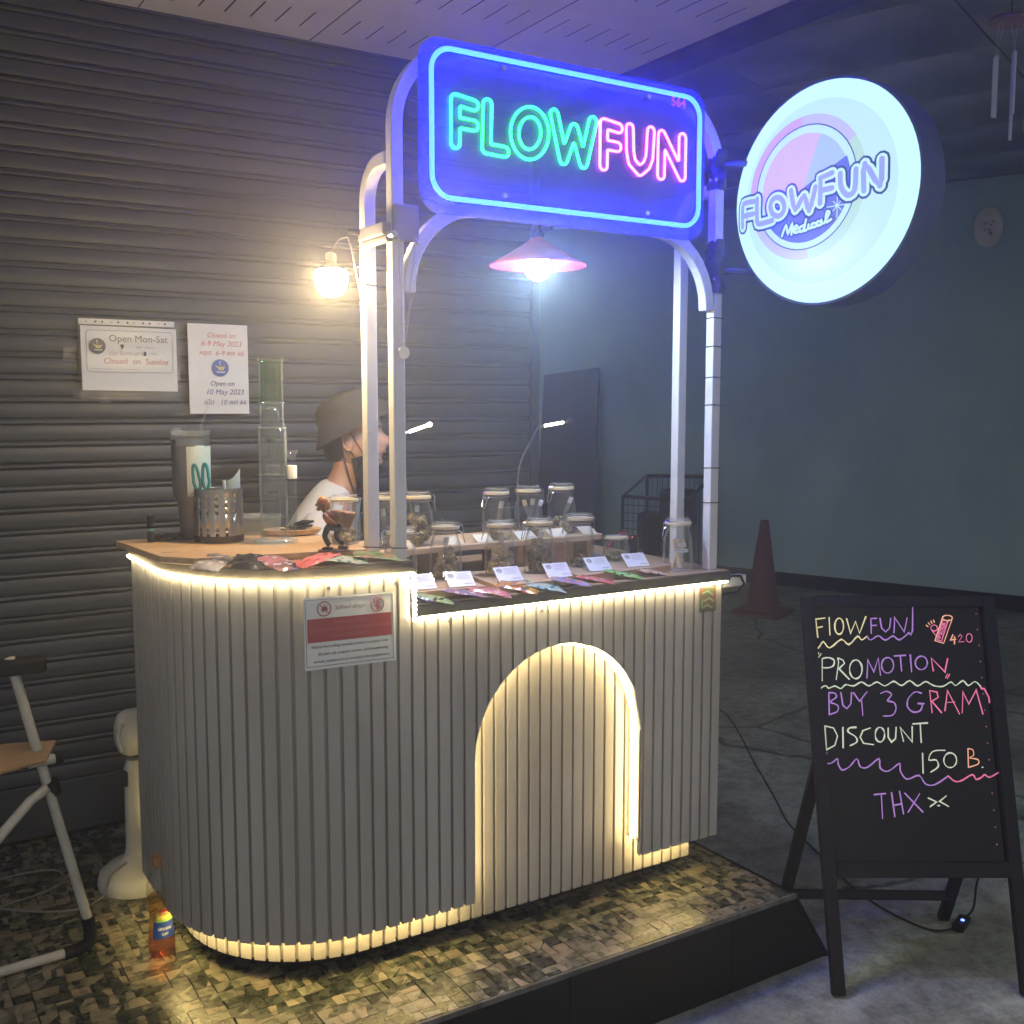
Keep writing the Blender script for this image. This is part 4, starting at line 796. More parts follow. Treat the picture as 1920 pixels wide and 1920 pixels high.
pl = thing('pendant_lamp', 'glowing bulb under a wide flat red cone shade below the neon sign', 'lamp', (1.555, 2.36, 1.77), world=True)
PC = (1.555, 2.36, 1.772)
mb = MB(); mb.lathe([(.018, .064), (.022, .058), (.046, .042), (.087, .018), (.125, -.004), (.127, -.008), (.1235, -.006), (.084, .014), (.04, .038), (.02, .052)], 40, PC, cap=False)
build('shade', mb, mat('red shade', (.5, .012, .025), .38, var=.06, scale=10, bump=.02), pl, smooth=True, ang=60)
mb = MB(); mb.ball((PC[0], PC[1], PC[2] - .012), .034, 20, 14); build('bulb', mb, emat('cool bulb', (.55, .80, 1.0), 560), pl, smooth=True)
mb = MB(); mb.lathe([(.016, .03), (.017, .075), (.006, .09)], 18, PC); build('socket', mb, M_black, pl, smooth=True)
mb = MB(); mb.tube([(PC[0], PC[1], PC[2] + .088), (PC[0], PC[1] - .03, PC[2] + .105), (PC[0], FY + T + .003, 1.866)], .003, 6); mb.tube([(PC[0], FY + T + .003, 1.85), (PC[0], FY + T + .003, 1.89)], .003, 6); build('cord', mb, M_black, pl)

def task_lamp(label, base, a, b, mid):
    t = thing('gooseneck_lamp', label, 'lamp', base, world=True, group='gooseneck lamps at the back of the counter')
    mb = MB(); mb.lathe([(.03, 0), (.03, .006), (.008, .016), (.005, .03)], 20, base); build('base', mb, M_black, t, smooth=True)
    A = Vector(a); B = Vector(b); d = (B - A).normalized()
    pth = smooth_path([(base[0], base[1], base[2] + .02), (base[0] + .0, base[1], base[2] + .14), mid, tuple(A)], 5)
    mb = MB(); mb.tube(pth, .0035, 7); build('neck', mb, mat('grey rubber', (.08, .08, .09), .6, var=.1, scale=40), t, smooth=True)
    mb = MB(); mb.tube([A, A + d * .022], .0045, 8); mb.tube([A + d * .1, B], .0045, 8); build('head', mb, M_steel, t, smooth=True)
    mb = MB(); mb.tube([A + d * .022, A + d * .1], .0048, 10); build('light_tube', mb, emat('task light', (1.0, .86, .62), 14), t, smooth=True)
    mb = MB(); M = Matrix.Translation(B + d * .008); mb.tube([tuple(B + d * .008 + Vector((.8480, -.53, 0)) * .008 * math.cos(x_) + Vector((0, 0, 1)) * .008 * math.sin(x_)) for x_ in [2 * PI * k / 14 for k in range(14)]], .0018, 5, closed=True); build('ring', mb, M_chrome, t)
task_lamp('gooseneck lamp with lit tube pointing right above the back row of three jars', (1.80, 2.84, .926), (1.948, 2.95, 1.329), (2.066, 2.95, 1.345), (1.84, 2.90, 1.20))
task_lamp('gooseneck lamp whose lit tube shows just right of the left front post', (1.43, 2.86, .926), (1.446, 2.95, 1.312), (1.532, 2.95, 1.338), (1.434, 2.93, 1.2))

# necklace on the clamp
nk = thing('bead_necklace', 'long silver bead necklace with a round pendant hanging from the lamp clamp', 'necklace', (1.10, 2.236, 1.52), world=True)
mb = MB()
def beads(p, q):
    P = Vector(p); Q = Vector(q); n = int((Q - P).length / .0052)
    for i in range(n): 
        c = P.lerp(Q, i / n) + Vector((.0012 * math.sin(i * .3), 0, 0)); mb.ball(c, .0021, 6, 4)
beads((1.084, 2.226, 1.79), (1.098, 2.232, 1.545)); beads((1.128, 2.226, 1.775), (1.102, 2.232, 1.545)); beads((1.131, 2.228, 1.70), (1.103, 2.234, 1.55))
build('bead_chain', mb, M_chrome, nk, kind='stuff')
mb = MB(); mb.tube([(1.1, 2.236, 1.522), (1.1, 2.233, 1.522)], .0135, 18); mb.tube([(1.1 + .0135 * math.cos(a), 2.2345, 1.522 + .0135 * math.sin(a)) for a in [k * PI / 9 for k in range(18)]], .0018, 5, closed=True); build('pendant', mb, M_chrome, nk)
mb = MB(); mb.tube([(1.1, 2.234, 1.536), (1.1, 2.234, 1.547)], .003, 8); build('clasp', mb, M_chrome, nk)

# ---------------------------------------------------------------- notices on the shutter
def sheet_on(t, name, x0, x1, z0, z1, y, m, bow=.004, seed=0):
    mb = MB(); nx, nz = 12, 14; vs = []
    for i in range(nx + 1):
        for j in range(nz + 1):
            u, v = i / nx, j / nz
            vs.append((x0 + (x1 - x0) * u, y - bow * (math.sin(PI * u) * .6 + .4 * math.sin(v * PI * 5 + seed)) * .8, z0 + (z1 - z0) * v - .003 * u * math.sin(seed)))
    mb.add(vs, [(i * (nz + 1) + j, (i + 1) * (nz + 1) + j, (i + 1) * (nz + 1) + j + 1, i * (nz + 1) + j + 1) for i in range(nx) for j in range(nz)])
    return build(name, mb, m, t, smooth=True)
n1 = thing('notice', 'white notice reading Open Mon-Sat in a plastic sleeve on the shutter', 'notice', (.78, 3.59, 1.44), world=True, group='notices taped to the shutter')
YP = 3.584
sheet_on(n1, 'paper', .632, .930, 1.448, 1.652, YP, M_paper, .003, 1); sheet_on(n1, 'plastic_sleeve', .622, .938, 1.42, 1.676, YP - .006, M_plastic, .004, 2)
mb = MB(); mb.box(.628, .925, YP + .001, YP + .003, 1.656, 1.674); build('sleeve_edge', mb, mat('milky plastic', (.6, .6, .6), .4, var=.1, scale=30), n1)
for k in range(11):
    mb = MB(); xx = .65 + k * .0245 + (.004 if k % 2 else 0); mb.tube([(xx, YP - .0005, 1.665), (xx, YP - .0015, 1.665)], .0035 if k % 3 else .002, 8); build('punched_hole', mb, M_dark, n1)
Y1 = YP - .0046; X, Z = (1, 0, 0), (0, 0, 1)
text(n1, 'Open Mon-Sat', .031, (.716, Y1, 1.613), X, Z, M_ink)
text(n1, '9', .02, (.752, Y1, 1.587), X, Z, M_black, bold=.0008); text(n1, 'a.m. - 6 p.m.', .012, (.80, Y1, 1.588), X, Z, M_inkg)
text(n1, 'เปิด จันทร์-เสาร์', .018, (.714, Y1, 1.566), X, Z, M_inkg); text(n1, '8', .018, (.823, Y1, 1.566), X, Z, M_black, bold=.0008); text(n1, '- 18 น.', .012, (.838, Y1, 1.567), X, Z, M_inkg)
text(n1, 'Closed  on  Sunday', .026, (.698, Y1, 1.541), X, Z, M_inkr)
text(n1, '-----------------------------------------', .012, (.655, Y1, 1.517), X, Z, M_inkg)
mb = MB(); mb.tube([(x_, Y1, z_) for x_, z_ in rrect(.648, .916, 1.506, 1.638, .012, 4)], .0007, 4, closed=True); build('printed_frame', mb, M_inkg, n1)
def goat_logo(t, cx_, cz_, r, y, m):
    mb = MB(); mb.lathe([(.0001, 0), (r, 0), (r, .0006)], 30, M=Matrix.Translation((cx_, y, cz_)) @ Matrix.Rotation(PI / 2, 4, 'X')); build('logo_disc', mb, m, t)
    mb = MB(); f = lambda u, v, l: (cx_ + u * r, y - .0012 - l, cz_ + v * r)
    q = [(-.55, .38), (-.42, .2), (-.1, .12), (.4, .12), (.62, .22), (.45, -.02), (.38, -.25), (-.22, -.25), (-.3, .0), (-.52, .1)]
    mb.add([f(a, b, 0) for a, b in q], [tuple(range(len(q)))]); build('logo_animal', mb, M_yel, t)
    mb = MB(); ribbon(mb, [(-.05, .75), (-.08, .62), (-.02, .5)], .05, f, .0002); ribbon(mb, [(-.05, .35), (-.02, .3)], .05, f, .0002)
    for k in range(9): ribbon(mb, [(-.45 + k * .11, -.52), (-.4 + k * .11, -.46 if k % 2 else -.4), (-.36 + k * .11, -.55)], .03, f, .0001 + k * .00003)
    build('logo_script', mb, M_paper, t)
goat_logo(n1, .681, 1.588, .025, Y1 - .001, mat('dark logo', (.06, .06, .08), .5, var=.1, scale=30))
n2 = thing('notice', 'white notice with dates Closed on 6-9 May 2023 on the shutter', 'notice', (1.07, 3.59, 1.37), world=True, group='notices taped to the shutter')
YP2 = 3.582
sheet_on(n2, 'paper', .967, 1.170, 1.372, 1.672, YP2, M_paper, .002, 3)
Y1 = YP2 - .0042
M_red2 = mat('soft red print', (.55, .16, .2), .6, var=.1, scale=50)
for s_, sz, z_, m_ in (('Closed on', .026, 1.634, M_red2), ('6-9 May 2023', .028, 1.606, M_red2), ('หยุด  6-9 พค 66', .026, 1.575, M_red2), ('Open on', .026, 1.473, M_inkb), ('10 May 2023', .028, 1.444, M_inkb), ('เปิด   10 พค 66', .026, 1.410, M_inkb)):
    text(n2, s_, sz * .9, (1.078 + (.008 if '10' in s_ else 0), Y1, z_), X, Z, m_, 'CENTER', shear=.2)
goat_logo(n2, 1.072, 1.526, .029, Y1 - .001, mat('blue logo', (.06, .11, .36), .5, var=.1, scale=30))
mb_pts = [(.93, 1.57, .03, .02), (.93, 1.50, .02, .05), (.63, 1.44, .05, .03), (.70, 1.425, .03, .04), (.79, 1.43, .05, .02), (.90, 1.44, .05, .03), (.95, 1.375, .07, .02), (1.165, 1.37, .04, .02), (.60, 1.56, .04, .05), (.953, 1.665, .03, .02)]
for k, (a, b, c, d) in enumerate(mb_pts):
    par = n1 if k not in (6, 7, 9) else n2
    mb = MB(); mb.add([(a - c / 2, 3.5935 - .001 * (k % 3), b - d / 2), (a + c / 2, 3.592 - .001 * (k % 3), b - d / 2 + .004), (a + c / 2, 3.5945, b + d / 2), (a - c / 2, 3.590, b + d / 2 - .005)], [(0, 1, 2, 3)])
    build('clear_tape', mb, M_plastic, par)

# notice and sticker on the counter
cn_ = thing('notice', 'white and red warning notice on the ribbed counter front', 'notice', (.96, 2.236, .8), world=True, group=None)
def np_(u, v, d=0): return Vector((.8475 + u * .2165 + .002 * v, 2.2375 - d, .962 - v * .154 - u * .0035))
mb = MB(); mb.add([np_(-.02, -.03), np_(1.03, -.03), np_(1.03, 1.05), np_(-.02, 1.05)], [(0, 1, 2, 3)]); 
mb.add([np_(-.02, -.03, .001), np_(1.03, -.03, .001), np_(1.03, 1.05, .001), np_(-.02, 1.05, .001)], [(0, 1, 2, 3)]); build('laminated_sheet', mb, M_paper, cn_)
mb = MB()
q = [(0, 0), (1, 0), (1, 1), (0, 1)]
mb.tube([np_(u, v, .0016) for u, v in q], .0009, 4, closed=True); build('printed_frame', mb, M_ink, cn_)
mb = MB(); mb.add([np_(.015, .285, .0016), np_(.985, .285, .0016), np_(.985, .64, .0016), np_(.015, .64, .0016)], [(0, 1, 2, 3)]); build('red_band', mb, mat('warning red', (.36, .03, .045), .5, var=.06, scale=20), cn_)
M_rdk = mat('dark red print', (.3, .03, .04), .5, var=.1, scale=30)
for u in (.21, .82):
    c_ = np_(u, .145, .0018); mb = MB(); mb.tube([c_ + Vector((.0165 * math.cos(a), 0, .0165 * math.sin(a))) for a in [k * PI / 12 for k in range(24)]], .0013, 4, closed=True); mb.tube([c_ + Vector((-.011, 0, .011)), c_ + Vector((.011, 0, -.011))], .001, 4); build('ban_ring', mb, M_rdk, cn_)
    mb = MB(); f = lambda a, b, l: c_ + Vector((a, -.0006 - l, b))
    if u < .5:
        for k in range(7):
            a = R(90 + (k - 3) * 42); r = .0125 - .0015 * abs(k - 3); dx, dz = math.cos(a), math.sin(a)
            mb.add([f(0, -.002, k * .0001), f(dx * r * .55 - dz * .0025, dz * r * .55 + dx * .0025 - .002, k * .0001), f(dx * r, dz * r - .002, k * .0001), f(dx * r * .55 + dz * .0025, dz * r * .55 - dx * .0025 - .002, k * .0001)], [(0, 1, 2, 3)])
        build('leaf_mark', mb, M_rdk, cn_)
    else:
        mb.ball(f(.001, .0085, 0), (.003, .0004, .003), 10, 6); ribbon(mb, [(.0, .005), (.002, -.002), (.0, -.011)], .0032, f, .0002); mb.ball(f(-.002, -.003, 0), (.0042, .0004, .004), 10, 6); build('figure_mark', mb, M_rdk, cn_)
xd = (.2165, 0, -.0035); yd = (-.002, 0, .154)
def nt_(s_, sz, u, v, m, al='CENTER', **k): text(cn_, s_, sz, np_(u, v, .0022), xd, yd, m, al, **k)
nt_('ไม่จำหน่าย', .0125, .45, .145, M_rdk); nt_('กัญชา', .0125, .62, .145, M_ink)
M_band = mat('faint band print', (.5, .12, .12), .5, var=.1, scale=30)
nt_('ช่อดอกกัญชาให้แก่', .011, .5, .36, M_band); nt_('ผู้ที่อายุต่ำกว่า 20 ปี  สตรีมีครรภ์ สตรีให้นมบุตร', .011, .5, .46, M_band); nt_('นักเรียน นิสิต นักศึกษา', .011, .5, .56, M_band)
nt_('Refrain from selling cannabis product to people under', .0088, .5, .71, M_ink, bold=.00012); nt_('20 years old, pregnant women, and breastfeeding', .0088, .53, .82, M_ink, bold=.00012); nt_('women, student and no smoking in the establishment', .0088, .51, .93, M_ink, bold=.00012)
sk = thing('sticker', 'small red and green sticker at the right top corner of the counter front', 'sticker', (2.06, 2.236, .81), world=True)
mb = MB(); mb.box(2.029, 2.091, 2.2365, 2.2382, .811, .882); build('sticker_sheet', mb, mat('red green print', (.32, .04, .05), .4, col2=(.04, .16, .05), scale=26, bump=.03), sk)
mb = MB(); f = lambda u, v, l: (2.06 + u, 2.2358 - l, .846 + v)
for k, s_ in enumerate(([(-.02, .02), (.0, .025), (.018, .012)], [(-.015, -.003), (.005, .004), (.02, -.006)], [(-.02, -.022), (-.002, -.015), (.016, -.026)], [(-.022, .0), (-.024, -.02)])): ribbon(mb, s_, .0025, f, k * .0001)
build('sticker_marks', mb, mat('pale green print', (.3, .42, .25), .5, var=.2, scale=30), sk)

# ---------------------------------------------------------------- writing board
BO = Vector((2.241, 1.872, -.225)); BW = Vector((.848, -.530, 0)).normalized(); BL = Vector((.161, .257, .953)).normalized(); BN = BW.cross(BL)   # BN points to the camera side
ab = thing('a_frame_board', 'black standing board with glowing handwritten promotion text beside the platform', 'sign board', tuple(BO), world=True)
def bpt(u, v, d=0): return BO + BW * u + BL * v + BN * d
M_fr = mat('black stained wood', (.010, .010, .011), .5, spec=.2, col2=(.01, .01, .011), scale=8, stretch=(1, 1, .2), bump=.1)
def bar(name, p, q, wd, th, parent=ab, up=None):
    p, q = Vector(p), Vector(q); d = (q - p).normalized(); u = BN - d * BN.dot(d); u.normalize(); s = d.cross(u)
    mb = MB(); vs = []
    for e in (p, q):
        for a, b in ((-1, -1), (1, -1), (1, 1), (-1, 1)): vs.append(e + s * a * wd / 2 + u * b * th / 2)
    mb.add(vs, [(0, 3, 2, 1), (4, 5, 6, 7), (0, 1, 5, 4), (1, 2, 6, 5), (2, 3, 7, 6), (3, 0, 4, 7)]); return build(name, mb, M_fr, parent, bevel=.003)
U0, U1 = -.022, .520
bar('frame_leg', bpt(U0 + .018, 0), bpt(U0 + .004 - .012, 1.108), .036, .028); bar('frame_leg', bpt(U1 - .0, 0), bpt(U1 - .012, 1.108), .036, .028)
bar('top_rail', bpt(U0 + .012, 1.094), bpt(U1 - .031, 1.094), .032, .027); bar('bottom_rail', bpt(U0 + .03, .331), bpt(U1 - .019, .331), .042, .027)
mb = MB(); g = [bpt(U0 + .005, .345, -.004), bpt(U1 - .02, .345, -.004), bpt(U1 - .03, 1.085, -.004), bpt(U0 + .003, 1.085, -.004)]
mb.add(g + [p - BN * .006 for p in g], [(0, 1, 2, 3), (7, 6, 5, 4)] + [(i, i + 4, (i + 1) % 4 + 4, (i + 1) % 4) for i in range(4)])
build('writing_panel', mb, mat('glossy black panel', (.004, .004, .005), .09, var=.5, scale=4, spec=.25), ab)
CM = {'y': emat('ink yellow', (.62, .56, .27), .85), 'p': emat('ink purple', (.34, .17, .46), .8), 'r': emat('ink pink', (.72, .16, .30), .75), 'o': emat('ink orange', (.8, .38, .22), .8), 'w': emat('ink pale', (.50, .56, .40), .8)}
bf = lambda u, v, l: bpt(u, v, l)
n_ = 0
for c, L_ in CHALK:
    for s_ in L_:
        if len(s_) > 5: s_ = [tuple(v) for v in smooth_path([Vector(p) for p in s_], 3)]
        mb = MB(); ribbon(mb, s_, (.0013 if max(math.dist(s_[0], q_) for q_ in s_) < .026 and c == 'r' else .0017 if c == 'o' else .0020), bf, .0004 + .00002 * (n_ % 20), .7); build('handwriting', mb, CM[c], ab); n_ += 1
ed_ = emat('edge led', (.5, .16, .2), .25)
for k in range(15):
    mb = MB(); mb.cbox(bpt(U1 - .048, .40 + k * .047, .0), (.003, .003, .004)); build('edge_light', mb, ed_, ab)
RLp = Vector((2.437, 2.285, -.225)); RRp = Vector((2.867, 1.999, -.225))
hl = bpt(U0, .62, -.03); hr = bpt(U1 - .02, .62, -.03)
bar('rear_leg', RLp, hl + BW * .006, .034, .024); bar('rear_leg', RRp, hr - BW * .006 , .034, .024)
a_ = RLp.lerp(hl, .16); b_ = RRp.lerp(hr, .16); bar('rear_rail', a_, b_, .03, .018)
bx = thing('cable_controller', 'small black cable controller with a tiny blue light by the board leg', 'controller', (2.86, 1.93, -.225), R(20), world=False)
mb = MB(); mb.box(-.045, .045, -.018, .018, .004, .026); build('housing', mb, M_black, bx, bevel=.005)
mb = MB(); mb.ball((.0, -.004, .0275), (.006, .006, .003), 10, 5); build('indicator', mb, emat('blue indicator', (.12, .2, 1.0), 6), bx)
cb = thing('power_cable', 'thin black power cable running over the street to the standing board', 'cable', (2.6, 2.2, -.225), world=True)
pth = [(2.10, 2.95, .3), (2.25, 3.3, .02), (2.6, 3.9, -.15), (3.0, 4.3, -.2215), (3.6, 4.25, -.2215), (3.874, 4.096, -.2215), (3.376, 3.322, -.2215), (3.160, 3.0, -.2215), (3.018, 2.793, -.2215), (2.896, 2.523, -.2215), (2.79, 2.29, -.2215), (2.756, 2.153, -.2215), (2.75, 2.049, -.2215), (2.768, 1.962, -.2215), (2.82, 1.925, -.214)]
mb = MB(); mb.tube(smooth_path(pth, 6), .0035, 6); build('cable_run', mb, M_black, cb, smooth=True)
pth = [(2.905, 1.95, -.213), (2.95, 1.95, -.19), (2.94, 1.93, -.08), (2.84, 1.80, .06)]
mb = MB(); mb.tube(smooth_path(pth, 6), .0035, 6); build('cable_tail', mb, M_black, cb, smooth=True)

# ---------------------------------------------------------------- hanging things on the right
wc = thing('wind_chime', 'wind chime of pale tubes under a round wooden disc at the top right', 'wind chime', (3.30, 2.17, 2.35), world=True)
WC = (3.29, 2.185)
mb = MB(); mb.lathe([(.068, 0), (.07, .006), (.066, .014)], 24, (WC[0], WC[1], 2.645)); build('top_disc', mb, mat('red brown wood', (.34, .2, .17), .5, var=.2, scale=12), wc, smooth=True)
mb = MB(); mb.tube([(WC[0], WC[1], 2.66), (WC[0], WC[1], 3.14)], .002, 5); build('cord', mb, M_black, wc)
for k, (dx, z1_, ln) in enumerate(((-.048, 2.535, .19), (-.03, 2.545, .20), (.0, 2.55, .2), (.03, 2.555, .28), (.052, 2.55, .25))):
    x_, y_ = WC[0] + dx * .848, WC[1] - dx * .53 + .02 * math.sin(k * 2.5)
    mb = MB(); mb.tube([(x_, y_, z1_ - ln), (x_, y_, z1_)], .0055, 10); build('chime_tube', mb, mat('pale aluminium', (.75, .75, .8), .4, metal=.1, var=.08, scale=20), wc, smooth=True)
    mb = MB(); mb.tube([(x_, y_, z1_), (WC[0] + dx * .8, WC[1] - dx * .3, 2.645)], .0008, 4); build('string', mb, M_paper, wc)
oq = onwall(1.69, 2.79, .03)
pq = thing('oval_plaque', 'small oval cream plaque with faint marks hanging high on the far wall', 'plaque', tuple(oq), ang, world=False)
mb = MB(); mb.ball((0, 0, 0), (.11, .012, .155), 28, 16); build('plate', mb, mat('cream enamel', (.85, .8, .7), .5, var=.08, scale=14), pq, smooth=True)
mb = MB(); f = lambda u, v, l: (u, -.0135 - l, v)
rq = random.Random(5)
for k in range(14): a, b = rq.uniform(-.05, .05), rq.choice((.03, -.01, -.045)) + rq.uniform(-.012, .012); ribbon(mb, [(a, b), (a + rq.uniform(.008, .02), b + rq.uniform(-.01, .01)), (a + .015, b - .012)], .003, f, k * .0002)
build('marks', mb, mat('grey marks', (.2, .17, .18), .6, var=.1, scale=20), pq)
# ---------------------------------------------------------------- boards and shelf on the counter
def board(name, label, poly, z0, z1, n_planks, cat='board', m=M_wood, group=None, txt=None):
    cx_ = sum(p[0] for p in poly) / len(poly); cy_ = sum(p[1] for p in poly) / len(poly)
    t = thing(name, label, cat, (cx_, cy_, z0), world=True, group=group)
    y0 = min(p[1] for p in poly); y1 = max(p[1] for p in poly)
    def clip(P, y, keep_above):
        out = []
        for a, b in zip(P, P[1:] + P[:1]):
            ia, ib = (a[1] >= y) == keep_above, (b[1] >= y) == keep_above
            if ia: out.append(a)
            if ia != ib: t_ = (y - a[1]) / (b[1] - a[1]); out.append((a[0] + (b[0] - a[0]) * t_, y))
        return out
    for k in range(n_planks):
        a, b = y0 + (y1 - y0) * k / n_planks, y0 + (y1 - y0) * (k + 1) / n_planks
        P = clip(clip(poly, a + .0006, True), b - .0006, False)
        if len(P) > 2: mb = MB(); mb.prism(P, z0 + .0004 * (k % 2), z1 - .0003 * ((k * 7) % 3), 'z'); build('plank', mb, m, t, bevel=.0012)
    return t
cb1 = board('cutting_board', 'large bamboo board overhanging the left rounded corner of the counter', [(.569, 2.853), (.596, 2.50), (.655, 2.425), (1.06, 2.362), (1.06, 2.853)], 1.0345, 1.0505, 5)
text(cb1, 'IKEA', .018, (.612, 2.552, 1.0512), (1, -.08, 0), (.08, 1, 0), mat('burnt mark', (.16, .08, .04), .7, var=.2, scale=60), bold=.0006)
board('low_wood_board', 'low wooden board nearest the step under the first two price cards', [(1.135, 2.288), (1.345, 2.272), (1.372, 2.51), (1.135, 2.51)], .9265, .945, 2, m=M_wood2, group='low boards under the front row of jars')
board('low_wood_board', 'low wooden board in the middle of the counter under two price cards', [(1.372, 2.258), (1.60, 2.262), (1.632, 2.50), (1.40, 2.50)], .9265, .9445, 2, m=M_wood2, group='low boards under the front row of jars')
board('low_wood_board', 'low wooden board at the right of the counter under two price cards', [(1.642, 2.280), (1.975, 2.30), (2.01, 2.49), (1.662, 2.50)], .9265, .945, 2, m=M_wood2, group='low boards under the front row of jars')
shf = thing('wooden_shelf', 'raised wooden shelf carrying the back row of jars', 'shelf', (1.5, 2.6, .926), world=True)
mb = MB(); mb.prism(rrect(1.128, 1.888, 2.503, 2.735, .012, 3), 1.003, 1.0195, 'z'); build('shelf_top', mb, M_wood2, shf, bevel=.002)
for x0_, x1_ in ((1.14, 1.16), (1.36, 1.38), (1.60, 1.62), (1.845, 1.865)):
    mb = MB(); mb.box(x0_, x1_, 2.53, 2.72, .9265, 1.0028); build('shelf_support', mb, M_wood2, shf, bevel=.001)
mb = MB(); mb.box(1.622, 1.79, 2.522, 2.529, .9265, 1.0028); build('front_panel', mb, mat('pale pink wood', (.55, .35, .26), .5, var=.06, scale=9, stretch=(1, 8, 8)), shf)

# ---------------------------------------------------------------- jars
M_gask = mat('cream rubber seal', (.70, .58, .38), .55, var=.05, scale=20)
M_bud = mat('dried herb', (.66, .54, .34), .85, col2=(.36, .28, .17), scale=60, bump=.7, bscale=160, objrand=.25, detail=8)
M_bud2 = mat('dark dried herb', (.44, .38, .26), .85, col2=(.19, .155, .10), scale=60, bump=.7, bscale=160, objrand=.2, detail=8)
M_tubeg = glassmat('glass vial', (.93, .95, .95), refl=.3, edge=.85, rim_shine=.6, fog=.14, fogc=(.7, .7, .68))
M_cork = mat('white vial cap', (.75, .73, .7), .5, var=.05, scale=30)
JAR = {}
def jar_meshes():
    g = MB(); prof = [(.0005, .001), (.036, .001), (.041, .005), (.0425, .02), (.0425, .070), (.0405, .088), (.035, .108), (.0312, .120), (.0305, .127), (.0335, .130), (.0335, .134)]
    g.lathe(prof, 30, cap=False); g.lathe([(.038, .004), (.0395, .02), (.0395, .07), (.0375, .087), (.0305, .115), (.0285, .13)], 30, cap=False)
    l = MB(); l.lathe([(.0305, .138), (.0345, .1385), (.0355, .144), (.034, .149), (.027, .151), (.024, .148), (.0005, .1475)], 30)
    k = MB(); k.lathe([(.0335, .1315), (.0372, .132), (.0378, .1355), (.0365, .1388), (.033, .139)], 30)
    w_ = MB(); w_.tube([(.0362 * math.cos(a), .0362 * math.sin(a), .1255) for a in [2 * PI * i / 24 for i in range(24)]], .0011, 5, closed=True)
    w_.tube([(.0372 * math.cos(a), .0372 * math.sin(a), .1425) for a in [2 * PI * i / 24 for i in range(24)]], .0010, 5, closed=True)
    w_.tube([(.036, -.008, .1255), (.044, -.009, .119), (.050, -.007, .098), (.0515, 0, .094), (.050, .007, .098), (.044, .009, .119), (.036, .008, .1255)], .0012, 5)
    w_.tube([(.037, -.006, .1425), (.046, -.006, .138), (.047, -.006, .118)], .0011, 5); w_.tube([(.037, .006, .1425), (.046, .006, .138), (.047, .006, .118)], .0011, 5)
    w_.tube([(-.036, -.006, .1255), (-.043, -.006, .134), (-.037, -.006, .1425)], .0012, 5); w_.tube([(-.036, .006, .1255), (-.043, .006, .134), (-.037, .006, .1425)], .0012, 5)
    return [('jar_glass', g, M_glass), ('lid', l, M_glass), ('rubber_seal', k, M_gask), ('wire_clip', w_, M_chrome)]
JM = jar_meshes(); JO = []
def jar(label, x_, y_, z_, rz, s=1.0, sz=None, group='clip-top glass jars on the counter'):
    t = thing('clip_top_jar', label, 'jar', (x_, y_, z_), rz, group); t.scale = (s, s, sz or s)
    if not JO:
        for n, mb, m in JM: JO.append(build(n, mb, m, t, smooth=True, ang=50))
    else:
        for o in JO: share(o, o.name.split('.')[0], t)
    return t
def buds(label, x_, y_, z_, h, r, n, m, seed, group='dried herb buds in the jars'):
    rr = random.Random(seed); mb = MB()
    for k in range(n):
        zz = rr.uniform(.25, 1) ** .9 * h if k > n * .4 else rr.uniform(.1, .4) * h
        a = rr.uniform(0, 2 * PI); q = math.sqrt(rr.random()) * (r - .009) * (1 if zz < h * .7 else .65); br = rr.uniform(.007, .0125)
        c = Vector((q * math.cos(a), q * math.sin(a), max(zz, br + .003)))
        nn_, mm_ = 9, 7; vs = []; fs = []
        for i in range(mm_ + 1):
            th_ = PI * i / mm_
            for j in range(nn_):
                ph = 2 * PI * j / nn_; d = Vector((math.sin(th_) * math.cos(ph), math.sin(th_) * math.sin(ph), math.cos(th_)))
                vs.append(c + d * br * (1 + .75 * noise.noise(d * 2.3 + Vector((k * 3.1, seed, 0)))))
        for i in range(mm_):
            for j in range(nn_): fs.append((i * nn_ + j, (i + 1) * nn_ + j, (i + 1) * nn_ + (j + 1) % nn_, i * nn_ + (j + 1) % nn_))
        mb.add(vs, fs)
    o = build('dried_buds', mb, m, None, kind='stuff', label=label, cat='herb', group=group); o.location = (x_, y_, z_)
_vn = {}
def vial(label, x_, y_, z_, tilt, rz, ln=.085, r=.0055, m=None, cap=True):
    t = thing('glass_vial' if cap else 'rolled_cone', label, 'vial' if cap else 'cigarette', (x_, y_, z_), rz); t.rotation_euler = (0, tilt, rz)
    k_ = _vn[label] = _vn.get(label, 0) + 1
    t['label'] = label if k_ == 1 else ['', '', 'second from the left ', 'third from the left ', 'fourth from the left ', 'fifth from the left ', 'sixth from the left ', 'last on the right '][min(k_, 7)] + label
    t['group'] = 'vials and cones standing in the jars'
    mb = MB(); mb.lathe([(r * .7, 0), (r, .004), (r, ln)] if cap else [(r * .55, 0), (r, ln)], 12); build('vial_glass' if cap else 'paper_roll', mb, m or M_tubeg, t, smooth=True)
    if cap: mb = MB(); mb.lathe([(r * 1.15, ln), (r * 1.25, ln + .016), (r, ln + .018)], 12); build('cap', mb, M_cork, t, smooth=True)
